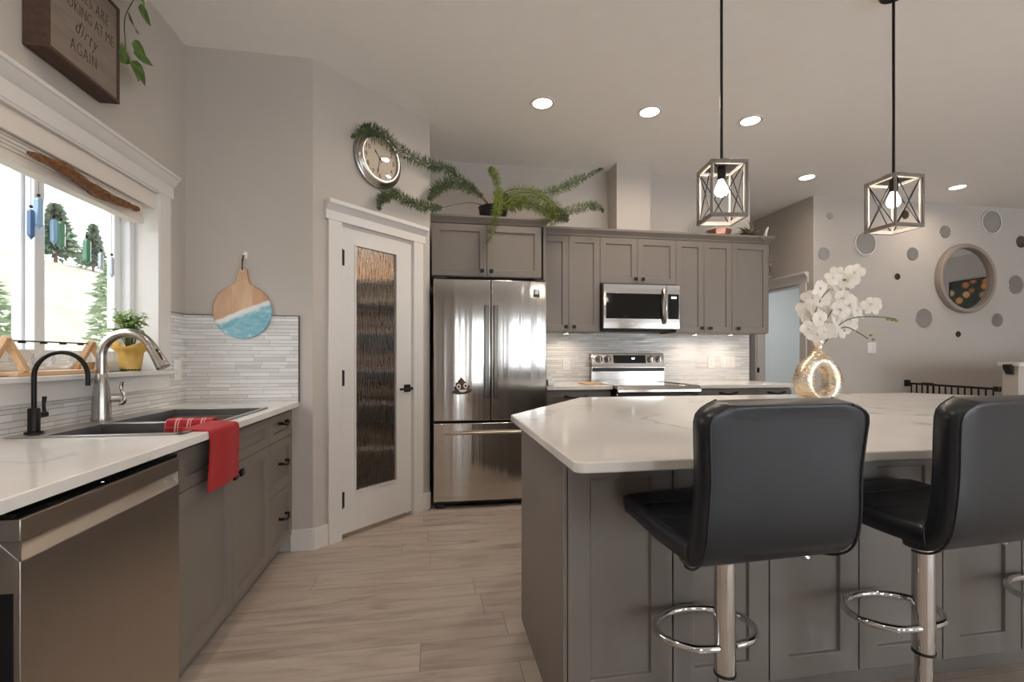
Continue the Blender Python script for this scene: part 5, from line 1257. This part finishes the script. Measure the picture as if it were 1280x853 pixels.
disc_mirror(5.75, 1.655, 0.228, 'mirror_glass', 'larger plain round mirror below and beside the large framed mirror')
disc_mirror(6.241, 1.469, 0.073, 'mirror_dark', 'tiny dark brown round mirror lowest on the wall')
disc_mirror(6.813, 1.645, 0.168, 'mirror_glass', 'pale round mirror low on the wall past the large framed mirror')
disc_mirror(7.09, 2.088, 0.23, 'mirror_glass', 'pale round mirror at the frame edge level with the large mirror')
disc_mirror(7.176, 2.62, 0.147, 'mirror_dark', 'dark round mirror at the frame edge above the large mirror')
bm = thing('framed_mirror', 'large round mirror in a deep pale taupe frame', 'mirror', (6.317, YM, 2.136)); r_ = 0.415
MB().lathe([(r_ - 0.05, -0.02), (r_ - 0.048, -0.062), (r_ - 0.03, -0.068), (r_ - 0.008, -0.062), (r_, -0.05), (r_, 0.0), (r_ - 0.05, 0.0)], (0, 0, 0), 72, 'y', cap=False).build('frame', 'mirror_rim', bm, smooth=True)
MB().lathe([(0, -0.022), (r_ - 0.047, -0.022), (r_ - 0.047, -0.002), (0, -0.002)], (0, 0, 0), 72, 'y', cap=False).build('glass', 'mirror_glass', bm)
pt_ = thing('flower_painting', 'bright flower painting on the far wall, seen in the large mirror', 'painting', (XR - 0.001, 2.5, 2.15), -90)
MB().box(-0.30, 0.30, -0.035, -0.004, -0.4, 0.4).build('canvas', 'flower_canvas', pt_)
m = MB().box(-0.32, -0.30, -0.04, 0, -0.42, 0.42).box(0.30, 0.32, -0.04, 0, -0.42, 0.42).box(-0.30, 0.30, -0.04, 0, 0.4, 0.42).box(-0.30, 0.30, -0.04, 0, -0.42, -0.4); m.build('frame', 'black_metal', pt_)

# ================================================================ stair gate
gt = thing('stair_gate', 'black metal safety gate across the top of the stairs', 'gate', (5.30, 4.1, 0))
ga, gb_ = Vector((5.50, 4.72, 0)), Vector((5.32, 3.70, 0))
m = MB().cyl(tuple(ga + Vector((0, 0, 0.885))), tuple(gb_ + Vector((0, 0, 0.885))), 0.012, n=10).cyl(tuple(ga + Vector((0, 0, 0.08))), tuple(gb_ + Vector((0, 0, 0.08))), 0.012, n=10); m.build('rail', 'black_metal', gt, w=True)
for k in range(14):
    p = ga.lerp(gb_, (k + 0.6) / 14.2); MB().cyl((p.x, p.y, 0.08), (p.x, p.y, 0.885), 0.0075 if k not in (3, 4) else 0.010, n=8).build('bar', 'black_metal', gt, w=True)
MB().box(ga.x - 0.025, ga.x + 0.025, ga.y - 0.01, ga.y + 0.03, 0.85, 0.925).build('bracket', 'black_plastic', gt, w=True, bev=0.004); MB().box(gb_.x - 0.02, gb_.x + 0.016, gb_.y - 0.02, gb_.y + 0.03, 0.86, 0.91).build('bracket', 'black_plastic', gt, w=True, bev=0.004)
MB().box(ga.lerp(gb_, 0.25).x - 0.012, ga.lerp(gb_, 0.25).x + 0.03, 4.42, 4.52, 0.885, 0.905).build('latch', 'black_plastic', gt, w=True)
cl_ = tag(MB().prism([(1.085, 5.285), (1.12, 5.28), (1.125, 5.305), (1.10, 5.333), (1.03, 5.333), (1.03, 5.318)], 3.58, 3.64, 'y').build('wall_bracket', 'black_plastic', None, bev=0.004), 'black handrail bracket on the end of the low half wall', 'bracket')

# ================================================================ vase and orchid
vx, vy, vz = 2.293, 2.52, 0.916
vs_ = thing('ring_vase', 'gold mercury glass vase shaped as an upright ring', 'vase', (vx, vy, vz), 2)
def ring_vase():
    n, k_ = 72, 22; vs = []; fs = []; zc = 0.135
    for i in range(n):
        a = 6.2832 * i / n; ca, sa = math.cos(a), math.sin(a)
        ox, oz = 0.150 * ca, (0.150 * sa if sa > 0 else 0.142 * sa)
        if sa > 0: ox *= 1 - 0.10 * sa ** 2; oz *= 1 + 0.12 * sa ** 4
        ix, iz = 0.050 * ca, 0.074 * sa - 0.006
        for k in range(k_):
            b = 6.2832 * k / k_; u = 0.5 + 0.5 * math.cos(b); yy = 0.060 * math.copysign(abs(math.sin(b)) ** 0.8, math.sin(b)) * (1 - 0.15 * max(0, sa))
            x = ix + (ox - ix) * u; z = zc + iz + (oz - iz) * u
            vs.append((x, yy, max(z, 0.0)))
    for i in range(n):
        for k in range(k_): fs.append((i * k_ + k, ((i + 1) % n) * k_ + k, ((i + 1) % n) * k_ + (k + 1) % k_, i * k_ + (k + 1) % k_))
    m = MB(); m.add(vs, fs); return m
ring_vase().build('body', 'mercury_gold', vs_, smooth='all')
MB().lathe([(0.075, 0.262), (0.052, 0.283), (0.034, 0.305), (0.027, 0.325), (0.0275, 0.340), (0.034, 0.358), (0.043, 0.376), (0.040, 0.376), (0.030, 0.358), (0.023, 0.338), (0.0, 0.330)], (0, 0, 0), 32, cap=False).build('neck', 'mercury_gold', vs_, smooth='all')
orc = thing('orchid_spray', 'white orchid blossom sprays standing in the gold ring vase', 'flowers', (vx, vy, vz + 0.32))
VR, VU = Vector((0.9864, -0.1643, 0)), Vector((0, 0, 1)); VF = Vector((-0.1643, -0.9864, 0)); O = Vector((vx, vy, vz + 0.32))
def P3(r, u, f=0.0): return O + VR * r + VU * u + VF * f
stems = [[(0.0, 0.0, 0), (0.01, 0.10, 0.01), (0.045, 0.20, 0.03), (0.12, 0.32, 0.05), (0.20, 0.42, 0.05), (0.245, 0.475, 0.05)],
         [(0.01, 0.0, 0), (0.05, 0.09, 0.03), (0.13, 0.17, 0.06), (0.22, 0.19, 0.08), (0.33, 0.185, 0.09), (0.40, 0.175, 0.09)],
         [(0.01, 0.0, 0), (0.06, 0.08, 0.03), (0.12, 0.13, 0.06), (0.18, 0.10, 0.08), (0.235, 0.06, 0.09)],
         [(-0.01, 0.0, 0), (-0.03, 0.10, 0.02), (-0.04, 0.2, 0.03), (0.0, 0.30, 0.03), (0.05, 0.36, 0.03)]]
for s_ in stems:
    MB().tube(smoothpath([tuple(P3(*p)) for p in s_], 6), 0.0028, 7).build('stem', 'stem_green', orc, w=True, smooth=True)
def petal(m, base, d, nrm, L, W_, droop):
    d = d.normalized(); s_ = d.cross(nrm).normalized(); up = s_.cross(d).normalized(); vs = []; fs = []
    prof = [(0.0, 0.12), (0.15, 0.55), (0.35, 0.9), (0.6, 1.0), (0.82, 0.82), (0.95, 0.45), (1.0, 0.1)]
    for u, w in prof:
        c = base + d * (u * L) - up * (droop * L * u * u); vs += [c - s_ * (w * W_) - up * (0.18 * w * W_), c, c + s_ * (w * W_) - up * (0.18 * w * W_)]
    for i in range(len(prof) - 1):
        a = i * 3; fs += [(a, a + 1, a + 4, a + 3), (a + 1, a + 2, a + 5, a + 4)]
    m.add(vs, fs)
def blossom(c, fwd, size, rnd):
    m = MB(); fwd = fwd.normalized(); s_ = fwd.cross(VU).normalized(); u = s_.cross(fwd).normalized(); roll = rnd.uniform(-0.5, 0.5)
    for k in range(5):
        a = 1.5708 + roll + 6.2832 * k / 5; wide = 1.0 if k in (1, 4) else 0.72
        d = s_ * math.cos(a) + u * math.sin(a) + fwd * rnd.uniform(-0.05, 0.3); petal(m, c, d, fwd, size * (1.0 if k in (1, 4) else 0.92), size * 0.52 * wide, rnd.uniform(-0.1, 0.3))
    o = m.build('blossom', 'petal_white', orc, w=True, smooth='all')
    MB().sphere(tuple(c + fwd * 0.008), 0.008, 8, 6, 1, 1, 1.3).build('lip', 'feather_white', o, w=True, smooth='all')
rnd = random.Random(12)
spots = [(-0.085, 0.06), (-0.045, 0.035), (0.0, 0.05), (0.045, 0.045), (0.09, 0.05), (-0.085, 0.125), (-0.035, 0.115), (0.02, 0.12), (0.075, 0.115), (-0.07, 0.185), (-0.015, 0.18), (0.04, 0.185), (0.10, 0.175), (0.165, 0.06), (0.175, 0.12),
         (0.215, 0.095), (0.16, 0.175), (0.215, 0.165), (0.235, 0.22), (0.175, 0.23), (-0.05, 0.25), (0.0, 0.245), (0.06, 0.245), (0.115, 0.24), (-0.025, 0.31), (0.03, 0.305), (0.09, 0.30), (0.14, 0.305), (0.04, 0.365), (0.095, 0.365), (0.15, 0.355), (0.11, 0.40), (0.165, 0.405), (0.19, 0.37), (0.305, 0.21), (0.335, 0.195)]
for r__, u_ in spots:
    blossom(P3(r__ + rnd.uniform(-0.008, 0.008), 0.062 + u_ * 0.97 + rnd.uniform(-0.008, 0.008), 0.03 + rnd.uniform(-0.05, 0.06)), VF + VR * rnd.uniform(-0.7, 0.7) + VU * rnd.uniform(-0.3, 0.5), rnd.uniform(0.048, 0.062), rnd)
for p in ((0.345, 0.172, 0.10), (0.37, 0.168, 0.10), (0.395, 0.165, 0.10), (0.245, 0.08, 0.10), (0.26, 0.055, 0.10), (0.12, 0.41, 0.06), (0.215, 0.44, 0.06), (0.23, 0.465, 0.06)):
    MB().sphere(tuple(P3(*p)), 0.009, 10, 7, 1.3, 1, 0.8).build('bud', 'bud_green', orc, w=True, smooth='all')

# ================================================================ things on top of the cabinets
CT = 2.295
fp = thing('foxtail_fern', 'foxtail fern in a black pot sprawling from the cabinet top to the clock', 'plant', (0.52, 4.135, CT))
FP = Vector((0.45, 4.15, CT))
MB().lathe([(0.10, 0.0), (0.125, 0.19), (0.132, 0.205), (0.124, 0.205), (0.118, 0.185), (0.0, 0.18)], (0, 0, 0), 32, cap=True).build('pot', 'pot_black', fp, smooth=True)
MB().lathe([(0.0, 0.188), (0.118, 0.182)], (0, 0, 0), 24, cap=False).build('soil', 'soil', fp)
_c, _s = math.cos(R(9.455)), math.sin(R(9.455))
def frond(pts, bare, rad, mat, seed, n=620, ln=0.02):
    rnd = random.Random(seed); P = smoothpath(pts, 10); N = len(P)
    st_ = MB().tube(P, [0.0035 * (1 - 0.7 * i / N) for i in range(N)], 6).build('frond', 'stem_brown', fp, w=True, smooth=True); m = MB()
    for k in range(n):
        u = bare + (1 - bare) * rnd.random(); q = u * (N - 1); i = min(N - 2, int(q)); p = P[i].lerp(P[i + 1], q - i); t = (P[i + 1] - P[i]).normalized()
        v = Vector((rnd.gauss(0, 1), rnd.gauss(0, 1), rnd.gauss(0, 1))); v = (v - t * v.dot(t)).normalized(); w = (u - bare) / (1 - bare)
        rr = rad * min(1, 0.45 + w * 4) * min(1, 0.22 + (1 - w) * 3.0)
        d = (v + t * rnd.uniform(-0.1, 0.5)).normalized() * rr * rnd.uniform(0.75, 1.25); s_ = d.cross(t).normalized() * 0.0024 * rnd.uniform(0.8, 1.4)
        m.add([p, p + d * 0.55 + s_, p + d, p + d * 0.55 - s_], [(0, 1, 2, 3)])
    m.build('needles', mat, st_, w=True); return st_
RT = (0.50, 4.09, CT + 0.19)
frond([RT, (0.40, 4.02, 2.57), (0.217, 3.87, 2.643), (0.098, 3.77, 2.675), (-0.026, 3.675, 2.665), (-0.207, 3.494, 2.665), (-0.33, 3.366, 2.71), (-0.40, 3.305, 2.722), (-0.46, 3.245, 2.69), (-0.515, 3.19, 2.61)], 0.10, 0.060, 'fern_green', 1, 1500)
frond([RT, (0.32, 3.95, 2.585), (0.15, 3.80, 2.575), (0.03, 3.71, 2.49), (-0.03, 3.67, 2.39)], 0.15, 0.066, 'fern_green', 2, 800)
frond([RT, (0.33, 3.93, 2.47), (0.187, 3.83, 2.42), (0.07, 3.76, 2.365), (-0.027, 3.68, 2.335), (-0.154, 3.56, 2.325), (-0.235, 3.48, 2.345), (-0.30, 3.415, 2.335), (-0.355, 3.37, 2.27), (-0.365, 3.36, 2.20)], 0.34, 0.056, 'fern_green', 3, 950)
frond([RT, (0.54, 4.05, 2.56), (0.539, 3.98, 2.66), (0.495, 3.90, 2.72), (0.455, 3.86, 2.735)], 0.2, 0.050, 'fern_bright', 4, 520)
frond([RT, (0.54, 3.98, 2.575), (0.525, 3.80, 2.49), (0.506, 3.73, 2.39), (0.482, 3.70, 2.27), (0.444, 3.70, 2.145), (0.38, 3.72, 2.05)], 0.12, 0.052, 'fern_bright', 5, 950)
frond([RT, (0.579, 4.03, 2.59), (0.732, 3.98, 2.63), (0.93, 3.93, 2.592), (1.071, 3.93, 2.63), (1.255, 3.95, 2.733), (1.47, 3.98, 2.85)], 0.16, 0.062, 'fern_green', 6, 1200)
frond([RT, (0.60, 4.03, 2.58), (0.80, 3.97, 2.615), (0.984, 3.92, 2.528), (1.091, 3.91, 2.43), (1.21, 3.92, 2.465), (1.363, 3.95, 2.505), (1.44, 3.95, 2.495), (1.462, 3.95, 2.455)], 0.24, 0.056, 'fern_green', 7, 1150)
frond([(0.56, 4.07, CT + 0.19), (0.66, 3.95, 2.56), (0.80, 3.86, 2.56), (0.92, 3.80, 2.47), (0.98, 3.80, 2.36), (1.0, 3.82, 2.29)], 0.10, 0.06, 'fern_bright', 10, 750)
frond([(0.56, 4.07, CT + 0.19), (0.70, 3.98, 2.55), (0.90, 3.90, 2.53), (1.05, 3.92, 2.46), (1.16, 3.98, 2.41)], 0.12, 0.055, 'fern_bright', 11, 650)
frond([(0.56, 4.07, CT + 0.19), (0.66, 3.92, 2.50), (0.76, 3.84, 2.46), (0.86, 3.80, 2.40), (0.93, 3.79, 2.33), (0.96, 3.79, 2.27)], 0.10, 0.06, 'fern_bright', 12, 500)
frond([(0.55, 4.07, CT + 0.19), (0.631, 3.99, 2.475), (0.72, 3.90, 2.478), (0.839, 3.84, 2.455), (0.93, 3.82, 2.405), (1.0, 3.85, 2.37)], 0.10, 0.08, 'fern_bright', 8, 800)
frond([(0.55, 4.07, CT + 0.19), (0.66, 4.00, 2.51), (0.80, 3.93, 2.50), (0.95, 3.95, 2.45), (1.08, 4.02, 2.42), (1.18, 4.05, 2.40)], 0.15, 0.075, 'fern_green', 9, 1000)
wg = thing('watering_globe', 'dark glass watering globe standing in the black fern pot', 'globe', (0.62, 4.09, CT + 0.17))
MB().sphere((0.0, 0, 0.115), 0.042, 20, 14).build('globe', 'globe_glass_dark', wg, smooth='all'); MB().cyl((-0.008, 0.0, 0.02), (0, 0, 0.08), 0.006, 0.010, 10).build('spike', 'globe_glass_dark', wg, smooth=True)
# glass terrarium and copper dish
UT = 2.308
tr_ = thing('glass_plate', 'round clear glass plate leaning on the wall behind the first pendant lamp', 'plate', (2.722, 4.455, UT + 0.158))
MB().lathe([(0.0, -0.004), (0.11, -0.005), (0.143, -0.012), (0.150, -0.012), (0.150, -0.006), (0.143, -0.006), (0.11, 0.001), (0.0, 0.001)], (0, 0, 0), 48, 'y', cap=False).build('plate', 'clear_glass', tr_, smooth=True)
MB().tube([(0.151 * math.cos(6.2832 * k / 48), -0.009, 0.151 * math.sin(6.2832 * k / 48)) for k in range(48)], 0.0042, 8, closed=True).build('rim', 'lead_white', tr_, smooth=True)
cd = thing('copper_dish', 'faceted copper dish with a pale rim on the cabinet top', 'dish', (2.775, 4.27, UT))
MB().lathe([(0.0, 0.004), (0.055, 0.004), (0.108, 0.075), (0.122, 0.13), (0.118, 0.13), (0.10, 0.078), (0.05, 0.012), (0.0, 0.012)], (0, 0, 0), 8, cap=False).build('dish', 'copper', cd)
MB().tube([(0.12 * math.cos(6.2832 * k / 8), 0.12 * math.sin(6.2832 * k / 8), 0.13) for k in range(8)], 0.006, 6, closed=True).build('rim', 'lead_white', cd)
def tuft(name, label, cat, loc, n, L, W_, mat, seed, spread=1.0, droop=0.9):
    rnd = random.Random(seed); t = thing(name, label, cat, loc); m = MB()
    for k in range(n):
        a = rnd.uniform(0, 6.283); el = rnd.uniform(0.1, 1.35); d = Vector((math.cos(a) * math.cos(el), math.sin(a) * math.cos(el), math.sin(el)))
        leaf(m, d * 0.015 + Vector((0, 0, 0.05)), d, Vector((0, 0, 1)) if el < 1.1 else Vector((1, 0, 0.2)), L * rnd.uniform(0.7, 1.2) * spread, W_ * rnd.uniform(0.8, 1.2), 0.3, droop * rnd.uniform(0.5, 1.1))
    m.build('foliage', mat, t, smooth='all'); return t
tf = tuft('variegated_plant', 'curly grey green variegated plant at the end of the cabinet top', 'plant', (3.09, 4.22, UT), 70, 0.125, 0.017, 'variegated_leaf', 31)
MB().lathe([(0.05, 0.0), (0.062, 0.07), (0.056, 0.07), (0.0, 0.06)], (0, 0, 0), 20).build('pot', 'terracotta_plastic', tf, smooth=True)
ft = thing('white_figurine', 'small white upright figurine at the very end of the cabinet top', 'figurine', (3.225, 4.20, UT))
MB().tube(smoothpath([(0, 0, 0.0), (0.004, 0, 0.05), (0.012, 0, 0.10), (0.03, 0, 0.15), (0.042, 0, 0.165)], 5), [0.020, 0.019, 0.018, 0.017, 0.016, 0.015, 0.0145, 0.014, 0.0135, 0.013, 0.0125, 0.012, 0.0115, 0.011, 0.0105, 0.010, 0.0095, 0.009, 0.008, 0.007, 0.004], 12).build('body', 'feather_white', ft, smooth='all')
MB().lathe([(0.0, 0.0), (0.03, 0.0), (0.028, 0.012), (0.0, 0.014)], (0, 0, 0), 16, cap=False).build('base', 'feather_white', ft, smooth='all')
hp = thing('hanging_plant', 'thin trailing plant with small grey leaves hanging at the cabinet end', 'plant', (3.262, 4.30, UT + 0.054))
MB().lathe([(0.03, 0.0), (0.038, 0.045), (0.034, 0.045), (0.0, 0.04)], (0, 0, 0), 16).build('pot', 'white_ceramic', hp, smooth=True)
rnd = random.Random(44)
for k in range(3):
    y = 4.27 + 0.03 * k; P = smoothpath([(3.265, y, UT + 0.09), (3.305, y - 0.02, UT + 0.10), (3.318, y - 0.03, UT - 0.05), (3.31, y - 0.03, UT - 0.16), (3.318 + 0.006 * k, y - 0.03, UT - 0.27 - 0.06 * k)], 6)
    v_ = MB().tube(P, 0.0018, 5).build('vine', 'stem_brown', hp, w=True, smooth=True); m = MB()
    for q in range(16):
        p = P[rnd.randrange(6, len(P))]; d = Vector((rnd.uniform(-0.2, 1), rnd.uniform(-1, 0.6), rnd.uniform(-1, 0.3))); leaf(m, p, d, Vector((0.3, -1, 0.4)), rnd.uniform(0.022, 0.04), rnd.uniform(0.006, 0.012))
    m.build('leaves', 'variegated_leaf', v_, w=True, smooth='all')
# small cube by the refrigerator on the worktop, and wooden board beside it
tag(MB().box(0.945, 1.0, 3.86, 3.915, 0.9465, 1.0).build('salt_box', 'nickel', None, bev=0.003), 'small square steel pot on the worktop against the refrigerator', 'pot')
tag(MB().box(1.33, 1.495, 4.02, 4.26, 0.9465, 0.960).build('cutting_board', 'wood_light', None, bev=0.004), 'thin wooden board lying on the worktop beside the range', 'board')

# ================================================================ pantry shelves behind the rain glass
pn = thing('pantry_shelving', 'white pantry shelves behind the rain glass door', 'shelving', (-0.9, 4.2, 0))
zs_ = (0.42, 0.80, 1.10, 1.42, 1.68, 1.86)
for z in zs_:
    MB().prism([(-1.43, 4.47), (-0.14, 4.47), (-0.14, 4.12), (-1.08, 4.12), (-1.08, 3.22), (-1.43, 3.22)], z - 0.018, z, 'z').build('shelf', 'white_trim', pn, w=True)
MB().box(-0.16, -0.14, 4.12, 4.47, 0.0, 1.90).box(-1.43, -1.08, 3.20, 3.22, 0.0, 1.90).build('upright', 'white_trim', pn, w=True)
rnd = random.Random(77); kinds = [('carton_red', 'red'), ('carton_blue', 'blue'), ('carton_tan', 'tan'), ('carton_orange', 'orange'), ('carton_white', 'white')]
lvn = ['lowest', 'second lowest', 'third', 'fourth', 'fifth', 'topmost']
for li, z in enumerate(zs_):
    for k in range(4):
        mt, cn = kinds[(k * 2 + li * 3) % 5] if not (li == 5) else kinds[3 if k % 2 else 2]; x = -0.30 - k * 0.20; w = rnd.uniform(0.11, 0.16); h = rnd.uniform(0.10, 0.2); h = min(h, 0.14) if li == 4 else h
        t = thing('carton', '%s food carton on the %s pantry shelf, %s' % (cn, lvn[li], ('by the hinge end upright', 'second from the upright', 'third from the upright', 'in the inner corner')[k]), 'carton', (x, 4.30, z + 0.0005))
        MB().box(-w / 2, w / 2, -0.06, 0.06, 0, h).build('body', mt, t); MB().box(-w / 2 + 0.015, w / 2 - 0.015, -0.062, -0.06, h * 0.3, h * 0.75).build('front_label', 'carton_white', t)
        if k < 3:
            t = thing('glass_jar', 'glass jar on the %s shelf of the pantry sink side, %s' % (lvn[li], ('nearest the entry', 'in the middle', 'farthest in')[k]), 'jar', (-1.22, 3.42 + 0.24 * k, z + 0.0005))
            hh = 0.11 + 0.01 * k
            MB().lathe([(0.045, 0), (0.048, 0.01), (0.048, hh - 0.03), (0.036, hh - 0.012), (0.036, hh - 0.01)], (0, 0, 0), 18).build('jar', 'jar_green' if (k + li) % 2 else 'carton_tan', t, smooth=True)
            MB().lathe([(0.039, hh - 0.01), (0.039, hh + 0.012), (0.0, hh + 0.012)], (0, 0, 0), 18).build('lid', 'nickel', t, smooth=True)
pl_ = thing('pantry_fill', 'unseen ceiling lamp added to brighten the pantry', 'lamp', (-0.7, 3.75, ZC))  # added lamp so the shelves show through the rain glass
MB().lathe([(0.0, -0.05), (0.05, -0.046), (0.08, -0.03), (0.09, 0.0)], (0, 0, 0), 24, cap=False).build('shade', 'white_plastic', pl_, smooth=True)
area('pantry_fill_light', (-0.7, 3.75, ZC - 0.06), (0, 0, 0), 0.14, 0.14, 9, WARM, 170, 'DISK')

hl = thing('hall_room_fill', 'unseen lamp added in place of daylight beyond the doorway', 'lamp', (5.9, 6.3, ZC))  # added out of sight, stands in for the cool daylight of this room
MB().lathe([(0.0, -0.04), (0.16, -0.038), (0.18, -0.02), (0.18, 0.0)], (0, 0, 0), 32, cap=False).build('shade', 'white_plastic', hl, smooth=True)
area('hall_room_fill_light', (5.9, 6.3, ZC - 0.045), (0, 0, 0), 0.34, 0.34, 30, (0.97, 0.98, 1.0), 175, 'DISK')
